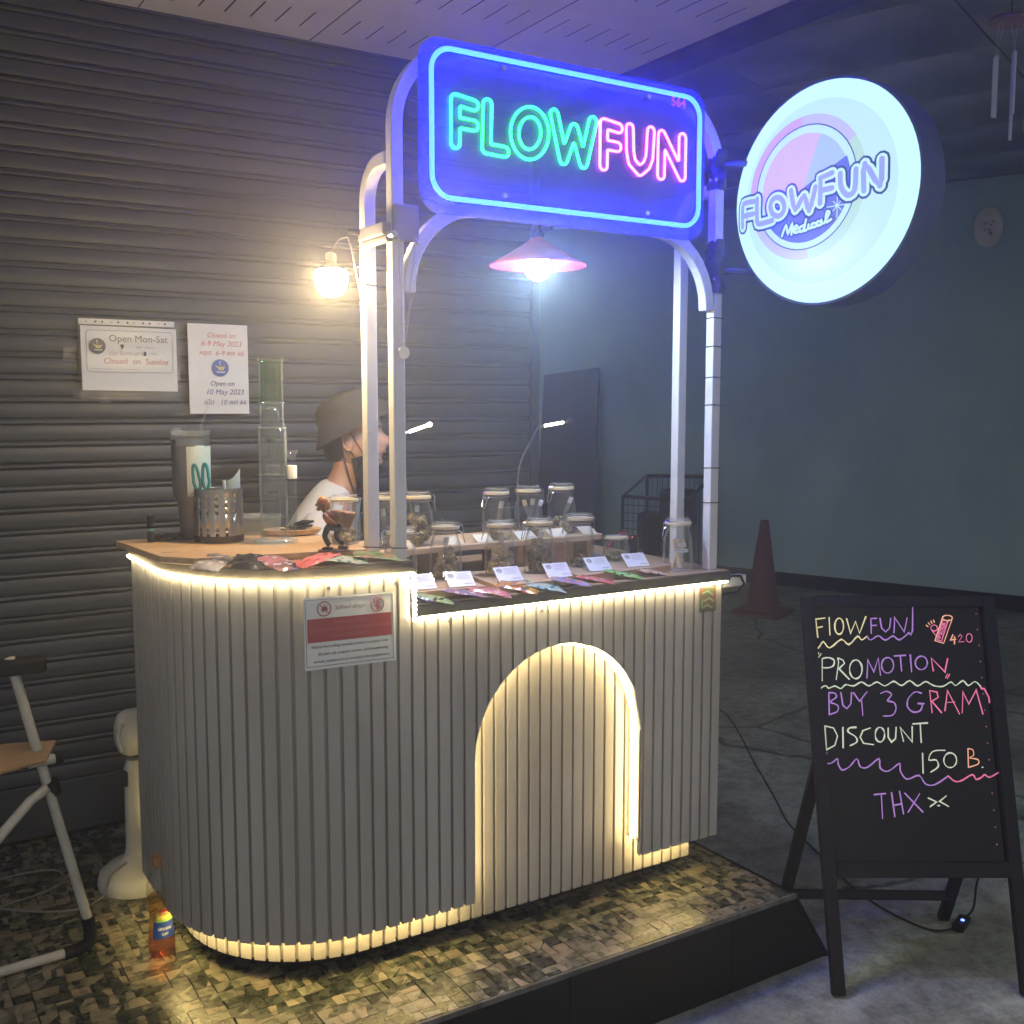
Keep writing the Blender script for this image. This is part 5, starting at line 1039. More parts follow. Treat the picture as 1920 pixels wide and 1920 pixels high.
JARS = [  # label, x, y, z, rz, s, bud height, bud count, material, vials
 ('clip-top jar half full of pale buds in the front row nearest the step', 1.318, 2.440, .9452, R(-30), 1, .074, 50, M_bud, [(.1, 40)]),
 ('clip-top jar of buds with a vial in the front row below the leftmost back jar', 1.466, 2.405, .9448, R(150), 1, .078, 50, M_bud, [(-.2, 20)]),
 ('clip-top jar packed with dark buds in the middle of the front row', 1.583, 2.392, .9448, R(170), 1, .088, 60, M_bud2, [(.12, 100)]),
 ('clip-top jar with only a few dark buds left in the front row', 1.742, 2.425, .9452, R(160), 1, .026, 7, M_bud2, []),
 ('clip-top jar with rolled cones and two small labels at the right end of the counter', 2.012, 2.315, .9264, R(175), 1, 0, 0, None, 'cones'),
 ('clip-top jar tightly behind the left front post in the front row', 1.168, 2.405, .9452, R(170), 1, .03, 14, M_bud, []),
 ('clip-top jar full of buds on the shelf just right of the left front post', 1.298, 2.560, 1.0197, R(-20), .98, .078, 52, M_bud, [(.05, 10)]),
 ('clip-top jar between the two left posts with the tall glass body', 1.186, 2.560, 1.0197, R(-20), 1, .02, 8, M_bud2, [(-.1, 0)]),
 ('clip-top jar with two capped vials at the left of the three back jars', 1.548, 2.560, 1.0197, R(190), .98, .034, 12, M_bud, [(.22, 10), (.15, 40)]),
 ('clip-top jar with several capped vials in the middle of the three back jars', 1.672, 2.585, 1.0197, R(-10), .98, .03, 14, M_bud, [(-.32, 0), (.12, 20), (.32, 30)]),
 ('clip-top jar with one leaning vial at the right of the three back jars', 1.790, 2.585, 1.0197, R(185), 1.0, .045, 16, M_bud, [(.36, 0)]),
]
for j, (lb, x_, y_, z_, rz, s, h, n, m, vv) in enumerate(JARS):
    jar(lb, x_, y_, z_, rz, s)
    short = lb.replace('clip-top jar', '').strip()
    if n: buds(('pale' if m is M_bud else 'dark') + ' dried buds in the jar ' + ' '.join(short.split()[-9:]), x_, y_, z_, h, .037, n, m, j + 1)
    if vv == 'cones':
        for k in range(7): vial('beige rolled cone leaning in the rightmost jar', x_ + .016 * math.cos(k * 2.2), y_ + .016 * math.sin(k * 2.2), z_ + .006, .32 + .05 * (k % 3), k * 2.2 + PI, .088, .0062, mat('beige paper', (.7, .58, .42), .7, var=.1, scale=40), cap=False)
        tl = [('PURE', .03), ('PRE-ROLLED', .0)]
        jt = bpy.data.objects
        for q, (s_, dz) in enumerate(tl):
            o_ = thing('jar_label', 'small white label reading %s on the rightmost jar' % s_, 'label', (x_ - .012, y_ - .043, z_ + .06 + dz * .6), world=True)
            wd = .022 if q == 0 else .036; mb = MB(); c_ = Vector((x_ - .022, y_ - .0445, z_ + .062 + dz * .55)); rx_ = Vector((.9, -.43, 0)).normalized()
            mb.add([c_ - rx_ * wd / 2 - Vector((0, 0, .0048)), c_ + rx_ * wd / 2 - Vector((0, 0, .0048)), c_ + rx_ * wd / 2 + Vector((0, 0, .0048)), c_ - rx_ * wd / 2 + Vector((0, 0, .0048))], [(0, 1, 2, 3)])
            build('paper', mb, M_paper, o_); text(o_, s_, .0065, c_ + Vector((-.0004, -.0008, 0)), rx_, (0, 0, 1), M_ink, 'CENTER')
    else:
        for k, (tl, ph) in enumerate(vv):
            vial('white-capped vial in the jar ' + ' '.join(short.split()[-6:]), x_ - .02 * tl * 3 * 0 - .012 * (1 if tl > 0 else -1) + .008 * k, y_ - .01, z_ + .008 + h * .3, tl, R(-32), .075 if h < .06 else .062)
jar('squat clip-top jar on the board behind the figurine, left of the rear post', 1.052, 2.488, 1.0508, R(160), .98, .82)
buds('pale dried buds in the squat jar left of the rear post', 1.052, 2.488, 1.0508, .04, .036, 24, M_bud, 31)
vial('white-capped glass vial leaning in the squat jar left of the rear post', 1.03, 2.48, 1.056, .38, R(-32), .07)
jar('small low clip-top jar beside the right price card', 1.893, 2.45, .9452, R(100), .95, .50); buds('dark buds in the small low jar beside the right price card', 1.893, 2.45, .9452, .022, .034, 10, M_bud2, 33)

# ---------------------------------------------------------------- price cards
M_card = mat('card stock', (.74, .74, .76), .45, var=.03, scale=12)
M_base = glassmat('card acrylic', (.95, .95, .95), refl=.15, edge=.5)
ordn = ['nearest the step, half hidden', 'in front of the palest jar', 'below the jar of pale buds', 'below the jar of dark buds', 'below the nearly empty jar', 'at the right beside the small low jar']
for k, (x_, y_, a) in enumerate(((1.183, 2.305, -6), (1.284, 2.288, -8), (1.432, 2.294, -6), (1.577, 2.280, -8), (1.735, 2.312, -6), (1.872, 2.318, -8))):
    t = thing('price_card', 'white price card ' + ordn[k], 'card', (x_, y_, .946), R(a), 'price cards before the front row of jars')
    M = Matrix.Rotation(R(38), 4, 'X')
    mb = MB(); mb.box(-.036, .036, 0, .052, 0, .0016, M); build('card', mb, M_card, t, bevel=.0008)
    mb = MB(); mb.box(-.037, .037, -.001, .054, -.003, -.0004, M); build('card_holder', mb, M_base, t)
    mb = MB(); c_ = M @ Vector((-.024, .038, .0022)); mb.lathe([(.0001, 0), (.0085, 0)], 16, M=M @ Matrix.Translation((-.022, .038, .0021)), cap=False); build('printed_logo', mb, M_inkg, t)
    mb = MB()
    for r_ in range(5): ribbon(mb, [(-.008, .045 - r_ * .0045), (.028 - .006 * (r_ % 2), .045 - r_ * .0045)], .0006, lambda u, v, l: M @ Vector((u, v, .0021 + l)), 0)
    ribbon(mb, [(.008, .009), (.031, .009)], .0012, lambda u, v, l: M @ Vector((u, v, .0021 + l)), 0)
    build('printed_text', mb, M_inkg, t, kind='stuff')
for k, (x_, y_, sx) in enumerate(((1.235, 2.512, .055), (1.39, 2.512, .05), (1.485, 2.512, .05), (1.625, 2.512, .06), (1.735, 2.512, .06), (1.845, 2.514, .05))):
    t = thing('shelf_card', 'cream card lying on the shelf edge ' + ['next to the left front post', 'just right of the jar full of buds', 'left of the three back jars', 'between the left and middle back jars', 'between the middle and right back jars', 'at the right end of the shelf'][k], 'card', (x_, y_, 1.020), R(-4), 'cards on the shelf')
    M = Matrix.Rotation(R(24), 4, 'X'); mb = MB(); mb.box(-sx / 2, sx / 2, 0, .045, 0, .0014, M); build('card', mb, mat('cream card', (.72, .66, .54), .5, var=.03, scale=12), t)
    mb = MB(); ribbon(mb, [(0, .008), (sx * .4, .008)], .0012, lambda u, v, l: M @ Vector((u, v, .002)), 0); build('printed_text', mb, M_inkg, t)

# ---------------------------------------------------------------- snack sachets
def mat_pack(name, c1, c2, c3, sc_=14, seed=0):
    m = mat(name, c1, .22, spec=.6, col2=c2, scale=sc_, bump=.25, bscale=24)
    n = m.node_tree.nodes; l = m.node_tree.links; b = n['Principled BSDF']; src = b.inputs['Base Color'].links[0].from_socket
    tc = n.new('ShaderNodeTexCoord'); vo = n.new('ShaderNodeTexVoronoi'); vo.inputs['Scale'].default_value = 42 + seed; l.new(tc.outputs['Object'], vo.inputs[0])
    r = n.new('ShaderNodeValToRGB'); r.color_ramp.elements[0].position = .27; r.color_ramp.elements[1].position = .31; l.new(vo.outputs['Distance'], r.inputs[0])
    mx = n.new('ShaderNodeMix'); mx.data_type = 'RGBA'; mx.inputs[7].default_value = (*c1, 1); mx.inputs[6].default_value = (*c3, 1)
    l.new(r.outputs[0], mx.inputs[0]); l.new(src, mx.inputs[7]); l.new(mx.outputs[2], b.inputs['Base Color']); return m
def sachet(label, x_, y_, z_, rz, wd, ln, m, seed, tilt=0, group='foil sachets laid along the counter edge'):
    t = thing('foil_sachet', label, 'sachet', (x_, y_, z_), 0, group); t.rotation_euler = (R(tilt), R(4 * math.sin(seed)), rz)
    mb = MB(); nx, ny = 12, 14; top = []; bot = []
    for i in range(nx + 1):
        for j in range(ny + 1):
            u, v = 2 * i / nx - 1, 2 * j / ny - 1
            e = max(0, (1 - abs(u) ** 2.5)) * max(0, 1 - abs(v) ** 6); wv = .0022 * noise.noise(Vector((u * 2.6 + seed * 5, v * 2.6, seed)))
            zz = .0065 * e ** .6; px = u * wd / 2 * (1 - .03 * (1 - v * v)); py = v * ln / 2
            cr = .001 * math.sin(i * 2.4) if abs(v) > .86 else 0
            top.append((px, py, .004 + zz + wv * 1.8 + cr)); bot.append((px, py, .0035 - zz * .45 + wv * .3 + cr))
    N_ = (nx + 1) * (ny + 1); fs = []
    for i in range(nx):
        for j in range(ny): q = (i * (ny + 1) + j, (i + 1) * (ny + 1) + j, (i + 1) * (ny + 1) + j + 1, i * (ny + 1) + j + 1); fs.append(q); fs.append(tuple(a + N_ for a in reversed(q)))
    for i in range(nx): a = i * (ny + 1); b = (i + 1) * (ny + 1); fs.append((a, a + N_, b + N_, b)); fs.append((a + ny, b + ny, b + ny + N_, a + ny + N_))
    for j in range(ny): fs.append((j, j + 1, j + 1 + N_, j + N_)); a = nx * (ny + 1) + j; fs.append((a, a + N_, a + 1 + N_, a + 1))
    mb.add(top + bot, fs); build('foil', mb, m, t, smooth=True)
    mb = MB(); rr = random.Random(seed); f = lambda u, v, l: (u, v, .0135 + l)
    return t
MP = [mat_pack('green foil', (.16, .36, .10), (.45, .5, .3), (.02, .03, .02), 16, 1), mat_pack('orange blue foil', (.55, .2, .08), (.08, .16, .42), (.6, .55, .5), 13, 5), mat_pack('pink foil', (.62, .13, .16), (.55, .28, .3), (.7, .5, .5), 12, 9),
      mat_pack('yellow foil', (.62, .42, .06), (.4, .07, .04), (.1, .1, .05), 15, 2), mat_pack('teal foil', (.18, .42, .36), (.5, .55, .5), (.05, .15, .16), 15, 7), mat_pack('white blue foil', (.55, .5, .52), (.16, .14, .4), (.6, .2, .2), 14, 3),
      mat_pack('red foil', (.55, .06, .07), (.6, .2, .18), (.5, .4, .35), 13, 6), mat_pack('bright green foil', (.12, .45, .08), (.35, .55, .2), (.02, .05, .02), 15, 8), mat_pack('orange foil', (.7, .3, .05), (.55, .5, .48), (.3, .1, .05), 13, 4)]
M_bpack = mat('black foil', (.015, .015, .017), .25, var=.4, scale=20, bump=.4, bscale=30)
cn9 = ['green and black', 'orange and blue', 'pink', 'yellow and red', 'teal', 'white and violet', 'red', 'bright green', 'orange']
for k, (x_, y_) in enumerate(((1.178, 2.262), (1.268, 2.266), (1.350, 2.270), (1.432, 2.268), (1.508, 2.264), (1.592, 2.266), (1.690, 2.284), (1.785, 2.290), (1.895, 2.286))):
    sachet(cn9[k] + ' foil sachet on the front edge of the lower counter', x_, y_ - .006, .9275 + .0045 * (k % 2), R(62 + 14 * math.sin(k * 1.7)), .070, .108, MP[k], k + 1, tilt=11)
sachet('black sachet at the left front corner of the lower counter', 1.15, 2.246, .9268, R(80), .04, .08, M_bpack, 12)
LP = [('black and white sachet on the rounded edge left of the board corner', .69, 2.405, R(-40), mat_pack('white black foil', (.5, .46, .45), (.02, .02, .02), (.6, .5, .45), 12, 2)), ('plain black sachet on the rounded counter edge', .758, 2.345, R(-25), M_bpack),
      ('black sachet with pink edge on the upper counter', .815, 2.312, R(15), mat_pack('pink black foil', (.02, .02, .02), (.55, .2, .22), (.5, .45, .5), 10, 6)), ('salmon red sachet pointing over the counter edge', .892, 2.292, R(-68), mat_pack('salmon foil', (.62, .12, .12), (.7, .22, .2), (.35, .05, .05), 16, 3)),
      ('green and white sachet below the figurine', .968, 2.283, R(80), mat_pack('green white foil', (.12, .35, .12), (.6, .6, .55), (.08, .2, .1), 10, 4)), ('brown and green sachet beside the left front post', 1.045, 2.280, R(70), mat_pack('brown foil', (.25, .2, .12), (.12, .25, .1), (.4, .2, .15), 15, 1))]
for k, (lb, x_, y_, a, m) in enumerate(LP): sachet(lb, x_, y_, 1.0365 + .003 * (k % 2), a, .074, .112, m, 20 + k, tilt=9, group='foil sachets on the upper counter')
sachet('dark sachet standing under the shelf between two jars', 1.50, 2.512, .955, R(90), .05, .085, mat_pack('dark green foil', (.03, .08, .03), (.12, .03, .03), (.02, .02, .02), 12, 3), 41, tilt=0, group='sachets behind the jars').rotation_euler = (R(78), 0, R(-20))
sachet('silver sachet leaning at the right end under the shelf', 1.93, 2.60, .932, R(30), .05, .09, mat_pack('silver foil', (.45, .46, .5), (.1, .1, .2), (.05, .05, .06), 12, 3), 43, tilt=20, group='sachets behind the jars')

# ---------------------------------------------------------------- things on the left part of the counter
tm = thing('tumbler', 'tall dark steel tumbler with a white sleeve, clear lid and straw', 'tumbler', (.752, 2.79, 1.051)); tm.scale = (.86, .86, 1)
mb = MB(); mb.lathe([(.034, 0), (.037, .004), (.041, .09), (.044, .10), (.0555, .115), (.057, .245), (.0565, .2455)], 36); build('cup_body', mb, mat('dark grey steel', (.2, .2, .205), .38, metal=.6, var=.1, scale=20), tm, smooth=True, ang=60)
mb = MB(); mb.lathe([(.0568, .2458), (.0568, .262), (.054, .263)], 36, cap=False); build('steel_band', mb, M_steel, tm, smooth=True)
mb = MB(); n = 20; vs = []
for k in range(n + 1):
    a = R(-118 + 150 * k / n)
    for zz, rr in ((.115, .0560), (.243, .0577)): vs.append((rr * 1.012 * math.cos(a), rr * 1.012 * math.sin(a), zz))
mb.add(vs, [(2 * k, 2 * k + 2, 2 * k + 3, 2 * k + 1) for k in range(n)]); build('white_sleeve', mb, mat('off white sleeve', (.62, .61, .58), .5, var=.03, scale=10), tm, smooth=True)
mb = MB(); mb.lathe([(.057, .263), (.0575, .272), (.058, .282), (.056, .283), (.053, .272), (.0005, .27)], 36, cap=False); mb.box(-.05, -.03, -.012, .012, .272, .29); build('lid', mb, M_plastic, tm, smooth=True, ang=50)
mb = MB(); mb.tube([(.03, .0, .02), (.036, .0, .30), (.052, -.01, .345)], .0038, 10); build('straw', mb, M_plastic, tm, smooth=True)

pp = thing('cutlery_pot', 'perforated steel cutlery pot standing before the tumbler', 'pot', (.795, 2.70, 1.051), R(-32))
H_ = [(a, z_) for z_ in (.112, .095, .078) for a in range(-150, 160, 22)] + [(a, z_) for z_ in (.035, .022) for a in (-110, -98, -86)]
mb = MB(); n = 96; rows = [0, .004, .018, .026, .031, .039, .0735, .0825, .0905, .0995, .1075, .1165, .132, .136]
hole = set()
for i in range(n):
    for j, zz in enumerate(rows[:-1]):
        ga = i % 6
        if j in (6, 8, 10) and ga in (2, 3): hole.add((i, j))
        if j in (2, 4) and ga in (2, 3) and 60 < i < 84: hole.add((i, j))
vs = [(.0605 * math.cos(2 * PI * i / n), .0605 * math.sin(2 * PI * i / n), zz) for zz in rows for i in range(n)]
fs = [(j * n + i, j * n + (i + 1) % n, (j + 1) * n + (i + 1) % n, (j + 1) * n + i) for j in range(len(rows) - 1) for i in range(n) if (i, j) not in hole]
mb.add(vs, fs); o = build('pot_wall', mb, M_steel, pp, smooth=True)
so = o.modifiers.new('thick', 'SOLIDIFY'); so.thickness = .0012
mb = MB(); mb.tube([(.0608 * math.cos(2 * PI * i / 36), .0608 * math.sin(2 * PI * i / 36), .1365) for i in range(36)], .0016, 6, closed=True); build('rolled_rim', mb, M_steel, pp, smooth=True)
mb = MB(); mb.lathe([(.0005, .001), (.0615, .001), (.0625, .012), (.0612, .018)], 36); build('pot_base', mb, mat('dark bronze', (.08, .06, .05), .4, metal=.6, var=.1, scale=20), pp, smooth=True)
sc_ = thing('scissors', 'teal handled scissors standing in the steel pot', 'scissors', (.765, 2.695, 1.056), R(-32))
M_teal = mat('teal plastic', (.02, .22, .24), .3, var=.08, scale=20)
for sx_, tl in ((-1, -.14), (1, -.04)):
    mb = MB(); M = Matrix.Rotation(tl, 4, 'Y') @ Matrix.Translation((.004 * sx_, 0, 0))
    mb.tube([M @ Vector((.009 * math.cos(a) * (1 if math.sin(a) < 0 else .8), .0, .163 + .033 * math.sin(a))) for a in [2 * PI * k / 20 for k in range(20)]], .0042, 8, closed=True); build('handle', mb, M_teal, sc_, smooth=True)
    mb = MB(); mb.box(-.004, .004, -.001, .001, .01, .132, M); build('blade', mb, M_steel, sc_)
pn = thing('paper_slip', 'curled white slip of paper standing in the steel pot', 'paper', (.83, 2.685, 1.056), R(-32))
mb = MB(); vs = []
for i in range(7):
    u = i / 6; vs += [(-.015 + .03 * u, .012 * u * u, .06), (-.015 + .03 * u, .012 * u * u, .152 + .03 * u * u)]
mb.add(vs, [(2 * i, 2 * i + 2, 2 * i + 3, 2 * i + 1) for i in range(6)]); build('slip', mb, M_paper, pn, smooth=True)
pn2 = thing('marker_pen', 'white marker pen standing in the steel pot beside the paper slip', 'pen', (.808, 2.69, 1.056), 0)
mb = MB(); mb.lathe([(.004, .0), (.0048, .02), (.0048, .148), (.0035, .151)], 12); build('pen_body', mb, M_paper, pn2, smooth=True)
mb = MB(); mb.lathe([(.0052, .12), (.0052, .15), (.003, .1525)], 12); build('pen_cap', mb, M_white, pn2, smooth=True)

lt = thing('small_black_bottle', 'small black dropper bottle at the left end of the bamboo board', 'bottle', (.640, 2.775, 1.051))
mb = MB(); mb.lathe([(.0085, 0), (.0088, .002), (.0088, .026), (.008, .028)], 18); build('bottle_body', mb, mat('black teal print', (.015, .03, .03), .35, col2=(.01, .01, .01), scale=90), lt, smooth=True)
mb = MB(); mb.lathe([(.0090, .028), (.0090, .035)], 18); build('teal_band', mb, mat('teal band', (.1, .3, .28), .4, var=.1, scale=30), lt)
mb = MB(); mb.lathe([(.0086, .0355), (.0086, .068), (.0078, .070)], 18); build('cap', mb, M_black, lt, smooth=True)
cl1 = thing('black_cloth', 'crumpled black cloth behind the small black bottle', 'cloth', (.70, 2.80, 1.052))
mb = MB(); vs = []
for i in range(13):
    for j in range(9): vs.append((-.06 + .012 * i, -.03 + .008 * j, .002 + max(0, .016 * noise.noise(Vector((i * .5, j * .6, 2))) + .006)))
mb.add(vs, [(i * 9 + j, (i + 1) * 9 + j, (i + 1) * 9 + j + 1, i * 9 + j + 1) for i in range(12) for j in range(8)]); build('folds', mb, M_black, cl1, smooth=True)

# glass water pipe
wpz = thing('glass_water_pipe', 'tall clear glass water pipe with green neck on a round foot', 'water pipe', (.902, 2.585, 1.051), R(-32))
M_pg = glassmat('pipe glass', (.96, .98, .97), refl=.2, edge=.95, rim_shine=.8, fog=.01)
M_gg = glassmat('green glass', (.66, .82, .70), refl=.3, edge=.8, rim_shine=.35)
mb = MB(); mb.lathe([(.0005, .001), (.05, .001), (.051, .006), (.048, .010), (.02, .013)], 36, cap=False); build('foot', mb, M_pg, wpz, smooth=True)
mb = MB(); mb.lathe([(.033, .014), (.0345, .02), (.0345, .285), (.030, .290), (.0285, .30), (.0285, .352), (.031, .358)], 32, cap=False); mb.lathe([(.0315, .02), (.0315, .283)], 32, cap=False)
build('chamber', mb, M_pg, wpz, smooth=True, ang=60)
mb = MB(); mb.lathe([(.029, .3585), (.0285, .365), (.0285, .452), (.031, .460), (.0315, .466), (.0285, .468)], 32, cap=False); mb.lathe([(.0262, .36), (.0262, .462)], 32, cap=False); build('green_neck', mb, M_gg, wpz, smooth=True)
for zz in (.292, .355, .175): mb = MB(); mb.tube([(.0335 * math.cos(2 * PI * i / 30) * (1 if zz < .3 else .9), .0335 * math.sin(2 * PI * i / 30) * (1 if zz < .3 else .9), zz) for i in range(30)], .0022, 6, closed=True); build('glass_ring', mb, M_pg, wpz, smooth=True)
mb = MB(); mb.lathe([(.0005, .345), (.012, .342), (.017, .33), (.017, .305)], 20, cap=False); mb.lathe([(.008, .30), (.008, .2), (.017, .196), (.019, .19), (.019, .176), (.006, .172)], 20, cap=False); mb.lathe([(.014, .255), (.016, .262), (.0005, .266)], 20, cap=False); mb.lathe([(.006, .17), (.006, .13), (.016, .126), (.017, .06)], 20, cap=False); build('percolator', mb, M_pg, wpz, smooth=True)
mb = MB(); mb.lathe([(.0125, .258), (.0145, .264), (.0005, .268)], 18); mb.lathe([(.012, .128), (.015, .132), (.0005, .136)], 18); build('green_cap', mb, mat('dark green glass', (.02, .07, .045), .15, var=.1, scale=20), wpz, smooth=True)
mb = MB(); mb.lathe([(.0075, .02), (.0075, .165)], 16, (.047, 0, 0), cap=False); mb.lathe([(.0115, .0), (.0115, .165)], 16, (.047, 0, 0), cap=False); build('stem_tube', mb, M_pg, wpz, smooth=True)
mb = MB(); mb.lathe([(.0135, .165), (.0135, .196), (.0125, .198)], 20, (.047, 0, 0)); build('frosted_joint', mb, mat('frosted glass', (.72, .72, .7), .6, var=.04, scale=30), wpz, smooth=True)
mb = MB(); mb.lathe([(.006, .199), (.006, .211), (.016, .232), (.017, .236), (.014, .234), (.004, .213)], 20, (.047, 0, 0), cap=False); build('bowl', mb, M_pg, wpz, smooth=True)

tr = thing('wooden_tray', 'shallow wooden tray behind the glass water pipe', 'tray', (1.0, 2.72, 1.051), R(-12))
mb = MB(); mb.lathe([(.04, 0), (.062, .004), (.073, .017), (.070, .018), (.058, .007), (.0005, .006)], 30, M=Matrix.Diagonal((1.1, .62, 1, 1))); build('dish', mb, M_wood, tr, smooth=True)
for k in range(3):
    t = thing('black_pouch', ['flat black pouch lying in the wooden tray', 'second black pouch lying crosswise on the tray', 'small black pouch leaning at the back of the tray'][k], 'pouch', (1.0 + .02 * k, 2.715 + .012 * k, 1.062 + .008 * k), R(-20 + 35 * k), 'black pouches in the tray')
    mb = MB(); mb.box(-.035, .035, -.018, .018, 0, .006); build('pouch_body', mb, M_black, t, bevel=.0025)
ct = thing('plastic_container', 'clear plastic food container on the counter behind the pot', 'container', (.93, 2.80, 1.051), R(-25))
mb = MB(); mb.prism(rrect(-.06, .06, -.04, .04, .012, 4), 0, .045, 'z'); build('tub', mb, glassmat('cloudy plastic', (.9, .92, .92), refl=.15, edge=.5, rough=.15, fog=.25, fogc=(.7, .72, .72)), ct, bevel=.003)
mb = MB(); mb.prism(rrect(-.063, .063, -.043, .043, .012, 4), .0455, .052, 'z'); mb.prism(rrect(-.02, .02, -.012, .012, .005, 3), .0525, .056, 'z'); build('container_lid', mb, glassmat('cloudy plastic', (.9, .92, .92)), ct, bevel=.002)

# figurine
fg = thing('figurine', 'small carved figurine of a walking man in red cap and shirt carrying a brown basket', 'figurine', (.965, 2.372, 1.0508), R(-32 + 180))
def skin_obj(name, verts, edges, radii, m, parent, sub=2, label=None, root=0):
    me = bpy.data.meshes.new(name); me.from_pydata(verts, edges, []); o = bpy.data.objects.new(name, me); C.objects.link(o)
    s_ = o.modifiers.new('skin', 'SKIN')
    if not me.skin_vertices: 
        pass
    sv = me.skin_vertices[0].data if me.skin_vertices else None
    if sv is None:
        bm = bmesh.new(); bm.from_mesh(me); bm.verts.layers.skin.verify(); bm.to_mesh(me); bm.free(); sv = me.skin_vertices[0].data
    for i, r in enumerate(radii):
        sv[i].radius = (r, r) if not isinstance(r, tuple) else r; sv[i].use_root = (i == root)
    b = o.modifiers.new('sub', 'SUBSURF'); b.levels = sub; b.render_levels = sub
    bpy.context.view_layer.update(); dg = bpy.context.evaluated_depsgraph_get()
    me2 = bpy.data.meshes.new_from_object(o.evaluated_get(dg)); bpy.data.objects.remove(o); bpy.data.meshes.remove(me)
    me2.name = name; me2.materials.clear(); me2.materials.append(m); me2.shade_smooth()
    o = bpy.data.objects.new(name, me2); C.objects.link(o); o.parent = parent
    return o
M_fsk = mat('carved brown', (.2, .1, .06), .35, var=.2, scale=60); M_fred = mat('carved red', (.42, .06, .04), .3, var=.15, scale=60); M_fblk = mat('carved dark', (.03, .035, .035), .35, var=.3, scale=60)
# local +x is the walking direction (image left)
skin_obj('trousers', [(-.012, 0, .062), (.004, .006, .058), (.012, .008, .036), (-.001, .01, .012), (-.022, -.006, .056), (-.012, -.01, .034), (-.032, -.012, .014)], [(0, 1), (1, 2), (2, 3), (0, 4), (4, 5), (5, 6)], [.012, .009, .0075, .007, .009, .0075, .007], M_fblk, fg)
skin_obj('shirt', [(-.012, 0, .060), (.002, 0, .080), (.012, 0, .096)], [(0, 1), (1, 2)], [.012, .015, .011], M_fred, fg)
skin_obj('arm', [(.012, .012, .094), (.0, .018, .078), (-.014, .012, .070), (-.02, .01, .066)], [(0, 1), (1, 2), (2, 3)], [.0055, .005, .0042, .005], M_fsk, fg)
skin_obj('arm', [(.012, -.012, .094), (.0, -.018, .078), (-.014, -.012, .074), (-.02, -.01, .070)], [(0, 1), (1, 2), (2, 3)], [.0055, .005, .0042, .005], M_fsk, fg)
mb = MB(); mb.ball((.018, 0, .115), (.0125, .0105, .0145), 18, 12); mb.ball((.0305, 0, .112), (.004, .004, .0035), 10, 6); mb.ball((.024, 0, .102), (.0075, .0065, .005), 12, 8); mb.tube([(.010, 0, .095), (.016, 0, .106)], .0062, 10); build('head', mb, M_fsk, fg, smooth=True)
mb = MB(); mb.ball((.0285, 0, .1035), (.0035, .0048, .0022), 10, 6); build('grin', mb, M_paper, fg, smooth=True)
mb = MB(); mb.ball((.014, 0, .1215), (.0145, .013, .011), 18, 10); mb.ball((.004, 0, .112), (.008, .011, .014), 14, 8); build('cap', mb, mat('carved cap', (.5, .12, .05), .35, col2=(.35, .25, .08), scale=120), fg, smooth=True)
mb = MB(); M = Matrix.Translation((-.024, 0, .084)) @ Matrix.Rotation(R(-24), 4, 'Y'); mb.add([M @ Vector(v) for v in ((-.034, -.014, -.020), (.022, -.010, -.008), (.022, .010, -.008), (-.034, .014, -.020), (-.034, -.017, .024), (.022, -.012, .008), (.022, .012, .008), (-.034, .017, .024))], [(0, 3, 2, 1), (4, 5, 6, 7), (0, 1, 5, 4), (1, 2, 6, 5), (2, 3, 7, 6), (3, 0, 4, 7)])
build('basket', mb, mat('woven brown', (.3, .15, .08), .6, col2=(.18, .09, .05), scale=90, bump=.5, bscale=150), fg, bevel=.003)
for s_, c_ in ((1, (.004, .010, .007)), (-1, (-.030, -.012, .008))):
    mb = MB(); mb.ball(c_, (.014, .006, .0055), 12, 8); build('shoe', mb, M_fblk if s_ > 0 else M_fsk, fg, smooth=True)
mb = MB(); mb.lathe([(.0005, 0), (.030, 0), (.032, .003), (.0005, .004)], 22, M=Matrix.Translation((-.01, 0, 0)) @ Matrix.Diagonal((1.25, .8, 1, 1))); build('figurine_base', mb, M_fsk, fg)

# red lead and adapter behind the right end
ad = thing('power_adapter', 'small black adapter with a red light and pink lead behind the small jar', 'adapter', (2.09, 2.62, .927), R(-20))
mb = MB(); mb.box(-.013, .013, -.013, .013, 0, .062); build('adapter_body', mb, M_black, ad, bevel=.003)
mb = MB(); mb.ball((-.006, -.0135, .058), (.0018, .001, .0018), 8, 5); build('indicator', mb, emat('red indicator', (1, .1, .2), 3), ad)
mb = MB(); mb.tube(smooth_path([(-.016, 0, .066), (-.035, 0, .072), (-.07, -.02, .056), (-.10, -.05, .03)], 5), .0028, 7); build('lead', mb, mat('pink rubber', (.5, .06, .1), .4, var=.05, scale=20), ad, smooth=True)

# ---------------------------------------------------------------- things on the floor
bt = thing('tea_bottle', 'half full plastic tea bottle with yellow and blue label on the tiles by the counter', 'bottle', (.607, 2.665, .001), R(-50))
M_pet = glassmat('clear bottle plastic', (.93, .93, .88), refl=.18, edge=.6)
bprof = [(.020, .006), (.030, .002), (.0335, .012), (.034, .04), (.0325, .062), (.029, .085), (.0285, .11), (.031, .135), (.0335, .165), (.032, .19), (.024, .212), (.014, .225), (.0128, .236)]
mb = MB(); mb.lathe(bprof, 30); build('bottle_body', mb, M_pet, bt, smooth=True, ang=60)
mb = MB(); mb.lathe([(.0005, .005), (.028, .005), (.032, .013), (.0325, .04), (.031, .060), (.0005, .0605)], 28)
def liquid(name, col, dens=0):
    m = glassmat(name, col, refl=.1, edge=.4, fog=.1, fogc=tuple(c * .7 for c in col)); return m
build('tea', mb, liquid('red tea', (.9, .55, .42)), bt, smooth=True)
